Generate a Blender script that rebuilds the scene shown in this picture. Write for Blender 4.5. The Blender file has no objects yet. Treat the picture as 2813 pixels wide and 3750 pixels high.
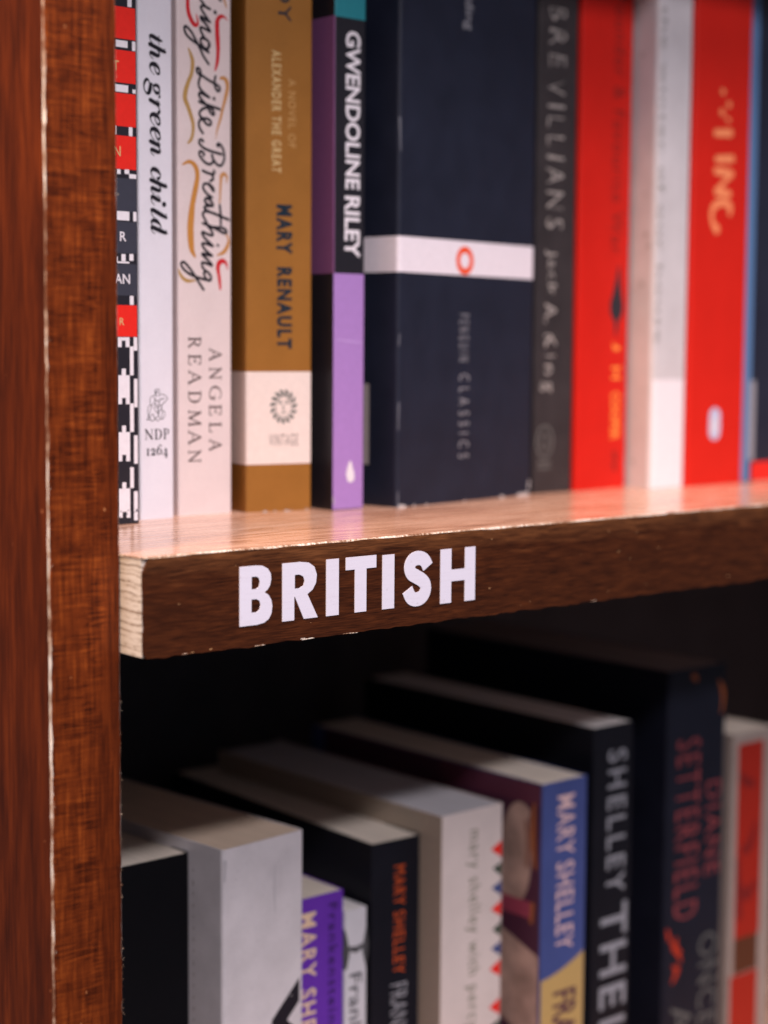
import bpy, bmesh, math, random
import numpy as np
from mathutils import Vector, Matrix

random.seed(7); rng = np.random.default_rng(7)
scene = bpy.context.scene
COL = scene.collection
MM = 0.001

# ------------------------------------------------------------------ camera
yaw, pitch, roll = math.radians(40.98), math.radians(-5.295), math.radians(0.391)
fw = Vector((math.sin(yaw)*math.cos(pitch), math.cos(yaw)*math.cos(pitch), math.sin(pitch)))
rt = Vector((math.cos(yaw), -math.sin(yaw), 0)); up = rt.cross(fw)
r2 = rt*math.cos(roll) + up*math.sin(roll); u2 = up*math.cos(roll) - rt*math.sin(roll)
cam = bpy.data.cameras.new('camera'); camo = bpy.data.objects.new('camera', cam); COL.objects.link(camo)
m = Matrix((( r2.x, u2.x, -fw.x, -0.2776), (r2.y, u2.y, -fw.y, -0.42613), (r2.z, u2.z, -fw.z, 0.06037), (0, 0, 0, 1)))
camo.matrix_world = m
cam.sensor_fit = 'HORIZONTAL'; cam.sensor_width = 36.0; cam.lens = 82.33
cam.clip_start = 0.01; cam.clip_end = 50
cam.dof.use_dof = True; cam.dof.focus_distance = 0.562; cam.dof.aperture_fstop = 7.6
cam.dof.aperture_blades = 0
scene.camera = camo

# ------------------------------------------------------------------ world, lamps, exposure
world = bpy.data.worlds.new('World'); scene.world = world; world.use_nodes = True
bg = world.node_tree.nodes['Background']
bg.inputs['Color'].default_value = (0.76, 0.80, 1.0, 1); bg.inputs['Strength'].default_value = 0.125

def area(name, loc, target, size, power, color):
    l = bpy.data.lights.new(name, 'AREA'); l.shape = 'DISK'; l.size = size; l.energy = power; l.color = color
    o = bpy.data.objects.new(name, l); COL.objects.link(o); o.location = loc
    d = Vector(target) - Vector(loc); o.rotation_euler = d.to_track_quat('-Z', 'Y').to_euler(); return o
area('ceiling_lamp', (-0.50, -1.78, 1.56), (0.14, 0.05, 0.0), 0.22, 36, (1.0, 0.93, 0.98))
area('overhead_lamp', (0.0, -0.80, 1.60), (0.12, 0.05, 0.0), 0.85, 41, (1.0, 0.89, 0.90))
area('side_lamp', (-1.10, 0.17, 0.75), (0.0, 0.02, 0.0), 0.30, 8, (1.0, 0.90, 0.88))
area('warm_lamp', (-0.42, -0.11, 0.50), (-0.03, 0.02, 0.18), 0.14, 5.0, (1.0, 0.64, 0.36))

scene.view_settings.view_transform = 'Standard'; scene.view_settings.look = 'None'
scene.view_settings.exposure = 0; scene.view_settings.gamma = 1; scene.view_settings.use_curve_mapping = False
try:
    scene.cycles.use_denoising = True
    scene.cycles.max_bounces = 8
except Exception:
    pass

# ------------------------------------------------------------------ helpers
def link(name, me, mats, parent=None, loc=None):
    o = bpy.data.objects.new(name, me); COL.objects.link(o)
    for mt in (mats if isinstance(mats, (list, tuple)) else [mats]): me.materials.append(mt)
    if parent is not None: o.parent = parent
    if loc is not None: o.location = loc
    return o
def empty(name, loc=(0, 0, 0), rz=0.0):
    o = bpy.data.objects.new(name, None); COL.objects.link(o); o.empty_display_size = 0.02
    o.location = loc; o.rotation_euler = (0, 0, rz); return o
def tag(o, label, cat, group=None):
    o['label'] = label; o['category'] = cat
    if group: o['group'] = group
def mesh(name, verts, faces):
    me = bpy.data.meshes.new(name); me.from_pydata([tuple(v) for v in verts], [], faces); me.update(); return me

class NT:
    def __init__(s, name):
        s.m = bpy.data.materials.new(name); s.m.use_nodes = True; s.t = s.m.node_tree
        s.b = s.t.nodes['Principled BSDF']
    def n(s, typ, **kw):
        nd = s.t.nodes.new(typ)
        for k, v in kw.items():
            if k.startswith('i_'):
                key = k[2:].replace('_', ' ')
                key = int(key) if key.isdigit() else key
                if isinstance(v, bpy.types.NodeSocket): s.t.links.new(v, nd.inputs[key])
                else: nd.inputs[key].default_value = v
            else: setattr(nd, k, v)
        return nd
    def set(s, key, v):
        if isinstance(v, bpy.types.NodeSocket): s.t.links.new(v, s.b.inputs[key])
        else: s.b.inputs[key].default_value = v
    def coord(s, scale):
        tc = s.n('ShaderNodeTexCoord'); mp = s.n('ShaderNodeMapping', i_Vector=tc.outputs['Object'])
        mp.inputs['Scale'].default_value = scale; return mp.outputs[0]
    def noise(s, vec, scale=1.0, detail=3.0, rough=0.55, dist=0.0):
        return s.n('ShaderNodeTexNoise', i_Vector=vec, i_Scale=scale, i_Detail=detail, i_Roughness=rough, i_Distortion=dist).outputs[0]
    def ramp(s, fac, stops):
        r = s.n('ShaderNodeValToRGB', i_Fac=fac); e = r.color_ramp.elements
        while len(e) < len(stops): e.new(0.5)
        for el, (p, c) in zip(e, stops):
            el.position = p; el.color = (*c, 1) if len(c) == 3 else c
        return r.outputs[0]
    def math(s, op, a, b=0.0, clamp=False):
        return s.n('ShaderNodeMath', operation=op, use_clamp=clamp, i_0=a, i_1=b).outputs[0]
    def mix(s, fac, a, b, mode='MIX'):
        nd = s.n('ShaderNodeMix', data_type='RGBA', blend_type=mode)
        for key, v in (('Factor', fac), ('A', a), ('B', b)):
            sk = [i for i in nd.inputs if i.name == key and i.type == ('VALUE' if key == 'Factor' else 'RGBA')][0]
            if isinstance(v, bpy.types.NodeSocket): s.t.links.new(v, sk)
            else: sk.default_value = v if key == 'Factor' else (*v, 1)
        return [o for o in nd.outputs if o.type == 'RGBA'][0]
    def bump(s, h, strength=0.3, dist=0.0002):
        nd = s.n('ShaderNodeBump', i_Height=h, i_Strength=strength, i_Distance=dist)
        s.t.links.new(nd.outputs[0], s.b.inputs['Normal'])
def sep(nt):
    tc = nt.n('ShaderNodeTexCoord'); return nt.n('ShaderNodeSeparateXYZ', i_0=tc.outputs['Object']).outputs
def s2l(r, g, b):
    f = lambda c: c/12.92 if c <= 0.04045 else ((c+0.055)/1.055)**2.4
    return tuple(f(c/255.0) for c in (r, g, b))

def paper_mat(name, col, rough=0.45, var=0.06, spec=0.4, bump=0.08):
    """printed cover stock: faint mottling, faint fibre bump"""
    nt = NT(name); v = nt.coord((1, 1, 1))
    f = nt.noise(v, 60, 4, 0.6)
    f2 = nt.noise(v, 900, 2, 0.5)
    lo = tuple(c*(1-var*1.6) for c in col); hi = tuple(min(1, c*(1+var)) for c in col)
    c = nt.ramp(f, [(0.3, lo), (0.7, hi)])
    c = nt.mix(0.05, c, nt.ramp(f2, [(0.35, (0.25, 0.25, 0.25)), (0.65, (0.75, 0.75, 0.75))]), 'OVERLAY')
    nt.set('Base Color', c)
    nt.set('Roughness', nt.n('ShaderNodeMapRange', i_Value=f, i_3=rough-0.06, i_4=rough+0.08).outputs[0])
    nt.set('Specular IOR Level', spec)
    if bump: nt.bump(f2, bump, 0.00005)
    return nt.m
_inks = {}
def ink_mat(name, col, rough=0.5, spec=0.3):
    key = (name,)
    if key not in _inks:
        nt = NT(name); f = nt.noise(nt.coord((1, 1, 1)), 400, 3, 0.6)
        nt.set('Base Color', nt.ramp(f, [(0.3, tuple(c*0.95 for c in col)), (0.7, tuple(min(1, c*1.03) for c in col))]))
        nt.set('Roughness', rough); nt.set('Specular IOR Level', spec); _inks[key] = nt.m
    return _inks[key]

# ------------------------------------------------------------------ wood
def wood_front():
    """figured veneer of the upright's front edge: fiddleback bands crossing fine vertical streaks"""
    nt = NT('figured_veneer'); X, Y, Z = sep(nt)
    st = nt.noise(nt.coord((1300, 1300, 70)), 1.0, 4, 0.6, 0.3)
    st2 = nt.noise(nt.coord((330, 330, 9)), 1.0, 3, 0.5)
    wv = nt.coord((52, 52, 760))
    fig = nt.noise(wv, 1.0, 3, 0.55, 1.2)
    fig2 = nt.noise(nt.coord((48, 48, 1500)), 1.0, 2, 0.5, 0.6)
    big = nt.noise(nt.coord((30, 30, 14)), 1.0, 2, 0.5)
    # figure is strong over the middle of the edge, weak toward the right arris
    msk = nt.n('ShaderNodeMapRange', i_Value=nt.math('ADD', X, nt.math('MULTIPLY', nt.math('SUBTRACT', big, 0.5), 0.016)), i_1=-0.0065, i_2=-0.0035, i_3=1.0, i_4=0.22).outputs[0]
    ridge = nt.math('SUBTRACT', 1.0, nt.math('MULTIPLY', nt.math('ABSOLUTE', nt.math('SUBTRACT', fig, 0.5)), 11.0), True)
    ridge2 = nt.math('SUBTRACT', 1.0, nt.math('MULTIPLY', nt.math('ABSOLUTE', nt.math('SUBTRACT', fig2, 0.5)), 9.0), True)
    patch = nt.n('ShaderNodeMapRange', i_Value=nt.noise(nt.coord((150, 150, 110)), 1.0, 2, 0.5), i_1=0.25, i_2=0.62).outputs[0]
    dark = nt.math('MULTIPLY', nt.math('MULTIPLY', nt.math('ADD', nt.math('MULTIPLY', ridge, 0.7), nt.math('MULTIPLY', ridge2, 0.4)), patch), msk)
    fac = nt.math('ADD', 0.56, nt.math('MULTIPLY', nt.math('SUBTRACT', st, 0.5), 0.46))
    fac = nt.math('ADD', fac, nt.math('MULTIPLY', nt.math('SUBTRACT', st2, 0.5), 0.14))
    fac = nt.math('ADD', fac, nt.math('MULTIPLY', nt.math('SUBTRACT', msk, 0.75), 0.12))
    fac = nt.math('ADD', fac, nt.math('MULTIPLY', nt.math('SUBTRACT', fig, 0.5), nt.math('MULTIPLY', msk, 0.13)))
    fac = nt.math('SUBTRACT', fac, nt.math('MULTIPLY', dark, 0.21))
    c = nt.ramp(fac, [(0.32, (0.015, 0.0028, 0.0010)), (0.46, (0.068, 0.0115, 0.0022)), (0.58, (0.142, 0.0262, 0.0042)), (0.74, (0.32, 0.074, 0.0110))])
    sp = nt.noise(nt.coord((520, 520, 330)), 1.0, 1, 0.5)
    c = nt.mix(nt.ramp(sp, [(0.815, (0, 0, 0)), (0.83, (1, 1, 1))]), c, (0.45, 0.18, 0.07))
    nt.set('Base Color', c); nt.set('Roughness', 0.42); nt.set('Specular IOR Level', 0.18)
    nt.bump(fac, 0.25, 0.00015); return nt.m
def wood_side():
    nt = NT('upright_side_veneer')
    st = nt.noise(nt.coord((1000, 1000, 45)), 1.0, 5, 0.62, 0.4)
    st2 = nt.noise(nt.coord((160, 160, 22)), 1.0, 3, 0.5, 0.8)
    fac = nt.math('ADD', nt.math('MULTIPLY', st, 0.6), nt.math('MULTIPLY', st2, 0.42))
    c = nt.ramp(fac, [(0.34, (0.028, 0.0056, 0.0018)), (0.50, (0.078, 0.0138, 0.0030)), (0.64, (0.132, 0.0245, 0.0046)), (0.80, (0.26, 0.060, 0.011))])
    sp = nt.noise(nt.coord((420, 420, 200)), 1.0, 1, 0.5)
    c = nt.mix(nt.ramp(sp, [(0.80, (0, 0, 0)), (0.82, (1, 1, 1))]), c, (0.42, 0.14, 0.06))
    nt.set('Base Color', c); nt.set('Roughness', 0.45); nt.set('Specular IOR Level', 0.15)
    nt.bump(fac, 0.2, 0.00012); return nt.m
def wood_board_front():
    nt = NT('board_front_veneer')
    st = nt.noise(nt.coord((130, 130, 2600)), 1.0, 5, 0.6, 0.35)
    st2 = nt.noise(nt.coord((55, 55, 520)), 1.0, 3, 0.5, 0.6)
    fac = nt.math('ADD', nt.math('MULTIPLY', st, 0.68), nt.math('MULTIPLY', st2, 0.34))
    c = nt.ramp(fac, [(0.32, (0.010, 0.0030, 0.0015)), (0.48, (0.040, 0.0102, 0.0034)), (0.64, (0.080, 0.0215, 0.0063)), (0.80, (0.18, 0.056, 0.016))])
    X, Y, Z = sep(nt)
    # paler band of veneer along the top arris
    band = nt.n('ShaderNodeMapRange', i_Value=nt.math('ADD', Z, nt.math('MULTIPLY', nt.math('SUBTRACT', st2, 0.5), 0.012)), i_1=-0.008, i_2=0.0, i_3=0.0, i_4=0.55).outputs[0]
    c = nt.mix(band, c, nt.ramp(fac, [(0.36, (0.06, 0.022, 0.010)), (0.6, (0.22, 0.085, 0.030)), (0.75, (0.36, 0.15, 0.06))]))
    sp = nt.noise(nt.coord((260, 260, 900)), 1.0, 1, 0.5)
    c = nt.mix(nt.ramp(sp, [(0.755, (0, 0, 0)), (0.775, (1, 1, 1))]), c, (0.55, 0.30, 0.14))
    nt.set('Base Color', c); nt.set('Roughness', 0.5); nt.set('Specular IOR Level', 0.15)
    nt.bump(fac, 0.10, 0.0001); return nt.m
def laminate():
    nt = NT('glossy_laminate')
    st = nt.noise(nt.coord((38, 420, 100)), 1.0, 5, 0.6, 0.4)
    st2 = nt.noise(nt.coord((10, 120, 100)), 1.0, 3, 0.5, 0.6)
    fac = nt.math('ADD', nt.math('MULTIPLY', st, 0.62), nt.math('MULTIPLY', st2, 0.38))
    c = nt.ramp(fac, [(0.34, (0.36, 0.155, 0.080)), (0.50, (0.58, 0.315, 0.205)), (0.68, (0.76, 0.49, 0.36))])
    nt.set('Base Color', c); nt.set('Specular IOR Level', 0.6)
    nt.set('Roughness', nt.n('ShaderNodeMapRange', i_Value=st, i_1=0.3, i_2=0.7, i_3=0.17, i_4=0.36).outputs[0])
    nt.set('Coat Weight', 0.3); nt.set('Coat Roughness', 0.12)
    nt.bump(st, 0.12, 0.0001); return nt.m
def plywood():
    nt = NT('plywood_edge')
    X, Y, Z = sep(nt)
    wob = nt.noise(nt.coord((60, 110, 60)), 1.0, 3, 0.6)
    zz = nt.math('ADD', Z, nt.math('MULTIPLY', nt.math('SUBTRACT', wob, 0.5), 0.0018))
    l = nt.n('ShaderNodeCombineXYZ', i_2=nt.math('MULTIPLY', zz, 820.0)).outputs[0]
    f = nt.noise(l, 1.0, 2, 0.65)
    fine = nt.noise(nt.coord((300, 300, 1600)), 1.0, 3, 0.6)
    fac = nt.math('ADD', nt.math('MULTIPLY', f, 0.8), nt.math('MULTIPLY', fine, 0.25))
    c = nt.ramp(fac, [(0.39, (0.06, 0.035, 0.022)), (0.45, (0.30, 0.225, 0.175)), (0.51, (0.60, 0.54, 0.49)), (0.75, (0.70, 0.655, 0.63))])
    nt.set('Base Color', c); nt.set('Roughness', 0.85); nt.bump(fac, 0.5, 0.0003); return nt.m
def worn():
    nt = NT('worn_edge_fibre')
    f = nt.noise(nt.coord((900, 900, 180)), 1.0, 4, 0.7)
    f2 = nt.noise(nt.coord((60, 60, 55)), 1.0, 2, 0.5)
    fac = nt.math('ADD', nt.math('MULTIPLY', f, 0.6), nt.math('MULTIPLY', f2, 0.5))
    nt.set('Base Color', nt.ramp(fac, [(0.46, (0.13, 0.048, 0.020)), (0.54, (0.40, 0.27, 0.19)), (0.64, (0.76, 0.69, 0.62))]))
    nt.set('Roughness', 0.9); return nt.m
M_FRONT, M_SIDE, M_BOARD, M_LAM, M_PLY, M_WORN = wood_front(), wood_side(), wood_board_front(), laminate(), plywood(), worn()
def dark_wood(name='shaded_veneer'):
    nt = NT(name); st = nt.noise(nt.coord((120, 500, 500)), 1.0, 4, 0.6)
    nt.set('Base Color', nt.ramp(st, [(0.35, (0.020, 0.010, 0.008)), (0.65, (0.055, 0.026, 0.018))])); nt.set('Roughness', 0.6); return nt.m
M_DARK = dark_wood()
def backing():
    nt = NT('back_panel_paint'); st = nt.noise(nt.coord((40, 40, 40)), 1.0, 3, 0.6)
    nt.set('Base Color', nt.ramp(st, [(0.3, (0.026, 0.025, 0.032)), (0.7, (0.040, 0.038, 0.047))])); nt.set('Roughness', 0.7); return nt.m
M_BACK = backing()

def grid_mesh(name, P, nu, nv):
    """P(i,j)->vertex; returns quads sheet"""
    vs = [P(i, j) for j in range(nv+1) for i in range(nu+1)]
    fs = [(j*(nu+1)+i, j*(nu+1)+i+1, (j+1)*(nu+1)+i+1, (j+1)*(nu+1)+i) for j in range(nv) for i in range(nu)]
    return mesh(name, vs, fs)
def box_mesh(name, x0, x1, y0, y1, z0, z1):
    v = [(x, y, z) for z in (z0, z1) for y in (y0, y1) for x in (x0, x1)]
    return mesh(name, v, [(0, 2, 3, 1), (4, 5, 7, 6), (0, 1, 5, 4), (1, 3, 7, 5), (3, 2, 6, 7), (2, 0, 4, 6)])
def wob(n, amp, smooth=2):
    a = rng.normal(0, 1, n+8)
    for _ in range(smooth): a = np.convolve(a, [0.25, 0.5, 0.25], 'same')
    a = a[4:n+4]; return a/(a.std()+1e-9)*amp
SCRIPT_INK = [[[8.7,185.95,0.419],[9.57,184.66,0.42],[10.15,183.32,0.42],[11.17,182.28,0.421],[12.49,181.15,0.422],[14.11,180.65,0.423]],[[14.11,180.65,0.423],[11.9,181.31,0.422],[10.44,181.24,0.421],[10.2,180.5,0.421],[11.6,178.67,0.422],[13.65,176.4,0.423],[13.89,176.19,0.423],[11.89,176.93,0.422],[10.13,177.54,0.421],[10.42,176.51,0.421],[12.18,175.31,0.422],[14.09,172.89,0.424],[12.17,173.42,0.423],[10.26,173.83,0.421],[9.88,173.14,0.421],[10.7,171.58,0.422],[11.87,170.07,0.423]],[[11.87,169.95,0.423],[10.55,170.15,0.422],[9.96,169.37,0.421],[10.39,168.0,0.422],[11.56,166.83,0.423],[12.74,166.61,0.424],[13.69,167.43,0.424],[13.78,168.63,0.424],[12.75,169.7,0.423],[11.72,169.98,0.423]],[[13.63,168.61,0.424],[13.33,167.15,0.424],[12.89,166.03,0.424],[13.47,165.46,0.424],[12.44,165.98,0.423],[11.27,166.44,0.423],[9.22,167.63,0.421],[6.3,168.94,0.419],[3.99,170.55,0.417],[3.13,172.32,0.417],[3.28,173.23,0.417],[4.15,173.27,0.417],[6.03,171.73,0.419],[7.47,169.78,0.42],[8.63,168.03,0.421],[9.8,166.27,0.422],[11.26,163.83,0.423],[13.46,161.34,0.425]],[[16.42,157.36,0.427],[16.03,155.29,0.427],[16.32,153.65,0.427],[17.15,152.41,0.428],[18.05,152.38,0.428],[18.35,153.37,0.428],[17.45,154.24,0.428],[15.67,154.9,0.427],[12.71,156.02,0.425],[10.21,157.19,0.423],[8.89,157.64,0.422],[8.31,158.53,0.421],[8.46,159.37,0.421],[9.19,159.45,0.422],[9.92,158.46,0.422],[9.76,156.55,0.423],[9.17,154.83,0.422],[9.17,153.4,0.422],[10.04,152.06,0.423],[11.51,150.9,0.424],[13.72,149.68,0.426]],[[13.72,149.68,0.426],[11.8,150.33,0.424],[10.04,150.87,0.423],[9.3,150.68,0.423],[9.45,149.63,0.423],[10.91,148.1,0.424],[11.79,147.47,0.425]],[[9.29,147.83,0.423],[11.2,147.29,0.424],[14.16,146.74,0.426],[18.33,145.93,0.429]],[[13.21,146.41,0.426],[13.56,145.25,0.426],[14.75,143.92,0.427],[15.64,143.76,0.428],[15.64,144.72,0.428],[14.45,146.05,0.427],[12.97,146.15,0.426],[10.61,145.21,0.424],[9.43,143.91,0.423],[9.72,142.75,0.424],[10.89,141.9,0.425]],[[10.89,141.66,0.425],[12.66,140.14,0.426],[13.99,140.02,0.427],[14.44,141.02,0.427],[13.26,141.99,0.426],[11.48,142.07,0.425],[9.71,141.32,0.424],[9.12,139.83,0.424],[9.7,138.21,0.424],[10.87,136.88,0.425]],[[16.27,179.91,0.584],[16.44,179.69,0.584]],[[18.42,184.51,0.479],[19.01,184.3,0.373]],[[15.74,149.52,0.534],[15.86,149.41,0.534]],[[10.99,133.99,0.42],[10.19,134.58,0.42],[9.39,134.12,0.419],[9.38,133.08,0.419],[10.99,131.77,0.421],[13.24,131.03,0.422],[16.16,130.47,0.424],[19.1,130.04,0.426]],[[17.64,132.69,0.425],[17.15,133.31,0.424],[18.13,133.65,0.425],[19.44,132.44,0.426],[20.25,130.39,0.427],[20.25,128.28,0.427],[19.42,126.51,0.427],[18.11,125.88,0.426],[16.48,126.69,0.425],[15.34,128.18,0.424],[14.86,129.45,0.423]],[[14.76,129.45,0.423],[15.34,127.91,0.424],[14.85,126.57,0.424],[13.55,126.08,0.423],[11.61,126.72,0.421],[9.69,128.54,0.42],[9.28,129.81,0.42],[9.86,130.38,0.42],[10.98,130.07,0.421],[11.37,129.45,0.421],[11.14,128.96,0.421]],[[10.8,123.6,0.421],[12.9,122.96,0.423],[15.49,122.54,0.424]],[[15.66,123.94,0.424],[15.88,123.22,0.425],[15.0,122.37,0.424],[15.33,120.95,0.424],[14.02,120.2,0.424]],[[13.37,118.85,0.423],[14.34,117.99,0.424],[15.15,116.91,0.425],[15.64,116.76,0.425],[15.32,117.66,0.425],[14.18,118.64,0.424],[12.56,119.19,0.423],[11.27,118.84,0.422],[10.94,117.64,0.422],[11.58,116.5,0.422],[12.87,115.4,0.423],[14.82,114.33,0.425]],[[14.82,114.33,0.425],[12.87,114.14,0.423],[11.73,113.49,0.423],[11.89,112.45,0.423],[13.19,111.73,0.424],[14.65,111.42,0.425],[15.2,111.72,0.425],[14.65,112.74,0.425],[13.52,113.6,0.424],[12.54,113.93,0.423]],[[15.14,111.37,0.425],[12.86,111.19,0.424],[11.63,110.91,0.423],[11.56,110.19,0.423],[12.85,109.48,0.424],[14.15,109.1,0.425]],[[22.35,106.82,0.43],[18.73,107.82,0.428],[14.8,108.93,0.425],[12.37,109.32,0.424],[10.97,108.77,0.423],[10.75,107.91,0.423],[11.55,106.64,0.423],[12.52,105.24,0.424]],[[18.24,111.76,0.427],[18.56,108.6,0.428],[18.72,104.9,0.428]],[[10.74,105.02,0.423],[13.16,104.35,0.425],[16.75,103.21,0.427],[19.7,102.03,0.429],[21.19,102.1,0.43],[21.02,103.02,0.43],[19.38,103.74,0.429],[17.08,103.81,0.427],[14.79,103.78,0.426]],[[12.84,104.21,0.424],[14.3,102.83,0.425],[15.11,101.15,0.426],[14.13,100.84,0.426],[12.18,101.4,0.424],[10.82,101.87,0.423],[10.43,101.32,0.423],[11.53,99.79,0.424],[13.15,98.54,0.425],[15.1,97.1,0.426]],[[15.1,97.04,0.427],[12.82,97.61,0.425],[10.87,97.92,0.424],[10.45,97.37,0.423],[11.52,95.83,0.424],[13.13,94.58,0.425],[14.76,93.58,0.427]],[[14.76,93.58,0.427],[12.81,93.77,0.425],[10.8,94.22,0.424],[10.6,93.68,0.424],[12.8,92.05,0.425],[14.75,90.14,0.427],[12.8,90.6,0.426],[10.85,91.05,0.424],[10.27,90.64,0.424],[10.68,89.2,0.424],[12.14,87.92,0.425]],[[11.48,86.31,0.425],[11.1,87.23,0.425],[12.14,87.87,0.425],[13.44,87.17,0.426],[14.25,85.87,0.427],[14.02,84.8,0.427],[12.78,84.77,0.426],[11.65,85.79,0.425]],[[13.76,84.74,0.427],[10.83,85.1,0.425],[7.6,85.79,0.423],[4.72,86.88,0.421],[2.49,88.38,0.419],[1.38,89.92,0.418],[1.7,90.71,0.418],[2.82,90.75,0.419],[5.05,88.74,0.421],[6.96,86.43,0.422],[8.56,84.37,0.423],[10.98,81.32,0.425]],[[17.26,97.45,0.443],[17.39,97.35,0.443]]]
BRUSH_RED = [[[4.54,183.28,0.781],[4.61,180.01,0.808],[5.18,177.5,0.809],[6.62,175.1,0.838],[7.78,174.3,0.734],[8.8,174.66,0.473],[8.75,176.07,0.42],[8.23,178.01,0.21]],[[21.84,177.58,0.107],[20.79,178.53,0.348],[19.3,178.82,0.64],[17.96,178.05,0.799],[17.27,176.42,0.931],[17.26,173.56,0.958],[17.49,170.02,0.959],[17.63,166.45,0.8],[17.32,162.84,0.72],[16.72,160.62,0.533],[16.18,159.25,0.213]],[[21.72,88.78,0.089],[21.16,90.9,0.535],[19.68,91.91,0.83],[18.03,91.19,0.947],[17.37,89.43,0.887],[17.69,87.31,0.71],[18.18,84.66,0.652],[18.41,81.74,0.415]]]
BRUSH_GOLD = [[[4.84,165.82,0.314],[5.99,163.48,0.655],[6.57,161.18,0.788],[6.11,157.35,0.735],[4.79,154.38,0.786],[3.62,151.18,0.917],[3.31,148.32,0.917],[4.46,145.83,0.84],[5.76,142.63,0.79],[6.63,139.85,0.712],[6.61,136.76,0.66],[5.87,134.32,0.607],[4.56,132.9,0.395]],[[0.42,88.31,0.144],[1.05,86.5,0.519],[2.47,84.97,0.636],[4.39,84.25,0.638],[7.28,84.47,0.291]]]
BRUSH_OCHRE = [[[18.65,156.88,0.428],[20.15,157.15,0.671],[21.41,156.08,0.807],[21.8,153.96,0.7],[21.04,150.76,0.7],[19.83,146.79,0.538],[18.62,142.59,0.483],[17.12,138.37,0.322],[16.51,135.19,0.08]],[[20.06,185.34,0.427],[20.95,183.32,0.374],[21.46,181.83,0.107]],[[2.34,125.26,0.344],[4.56,126.33,0.633],[6.48,125.95,0.808],[8.0,124.24,0.954],[8.47,121.14,0.956],[7.56,116.64,1.1],[6.42,111.86,1.099],[5.76,107.12,1.331],[5.42,102.65,1.389],[5.57,98.73,1.333],[6.03,95.34,1.016],[7.37,92.9,0.407]],[[21.22,120.02,0.148],[21.55,121.77,0.414],[20.4,123.14,0.59],[19.09,122.39,0.706],[18.75,120.52,0.53],[18.58,117.87,0.442],[18.41,114.68,0.353],[18.24,112.56,0.265]],[[21.02,101.56,0.297],[22.17,100.02,0.416],[21.84,97.6,0.713],[20.02,95.12,0.712],[17.05,93.81,0.236]]]
FIGURE_INK = [[[6.17,45.18,0.096],[6.17,45.51,0.096],[6.52,45.77,0.097],[7.58,45.76,0.097],[7.93,45.46,0.097],[7.92,43.69,0.097],[8.01,43.39,0.097]],[[6.17,45.18,0.096],[6.34,43.71,0.097],[6.69,43.33,0.097],[7.04,43.33,0.097]],[[6.08,45.06,0.08],[6.69,44.73,0.193]],[[6.76,44.7,0.193],[7.4,45.02,0.081]],[[6.69,44.73,0.08],[6.9,43.85,0.081]],[[6.16,43.86,0.096],[4.58,43.14,0.096],[4.14,42.56,0.096],[4.13,41.38,0.096],[4.56,39.9,0.096]],[[8.01,43.98,0.097],[8.98,44.04,0.097],[10.39,43.58,0.097],[11.36,42.76,0.097],[11.36,42.31,0.114],[9.85,41.0,0.129],[8.78,39.98,0.129]],[[5.63,42.98,0.08],[6.33,42.16,0.161],[6.85,41.71,0.129],[7.73,41.77,0.097],[7.82,41.33,0.161]],[[8.18,42.28,0.097],[9.15,42.34,0.162],[10.12,42.7,0.081]],[[8.26,42.28,0.097],[7.91,41.33,0.145]],[[6.06,41.79,0.097],[4.91,40.04,0.096],[4.2,38.58,0.096],[3.67,37.27,0.096],[3.66,36.38,0.096],[4.01,35.64,0.096]],[[4.39,40.35,0.096],[3.51,39.92,0.096],[3.12,38.75,0.096],[3.23,36.98,0.096],[3.4,36.09,0.096],[2.87,35.52,0.096],[3.04,35.07,0.112],[3.83,35.42,0.128]],[[6.14,40.91,0.097],[6.31,40.02,0.097],[7.19,39.42,0.097],[7.02,40.16,0.097],[6.14,40.91,0.097]],[[5.61,39.88,0.08],[5.95,38.85,0.08],[7.18,37.5,0.097],[7.49,37.19,0.145]],[[7.45,39.56,0.097],[7.44,37.64,0.145]],[[7.82,41.33,0.129],[7.9,40.0,0.097],[7.63,39.41,0.097]],[[7.9,40.0,0.145],[8.78,39.98,0.113],[8.86,38.8,0.097],[7.89,38.37,0.097],[7.7,36.45,0.097]],[[8.95,38.8,0.097],[10.01,37.89,0.097],[10.45,37.14,0.097],[10.0,35.96,0.097],[9.28,35.38,0.097],[9.07,35.61,0.097],[9.21,37.16,0.097],[8.86,38.5,0.097]],[[4.01,35.64,0.096],[4.54,36.81,0.096],[5.24,37.02,0.097],[5.59,36.49,0.097],[5.93,35.45,0.113],[5.23,34.73,0.097],[4.18,35.05,0.096],[4.01,35.64,0.112]],[[6.11,35.45,0.113],[7.52,36.38,0.097],[8.4,35.7,0.097],[8.04,35.11,0.097],[7.16,34.72,0.097],[6.28,35.3,0.097]],[[8.4,35.33,0.097],[9.28,35.46,0.13]]]
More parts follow.
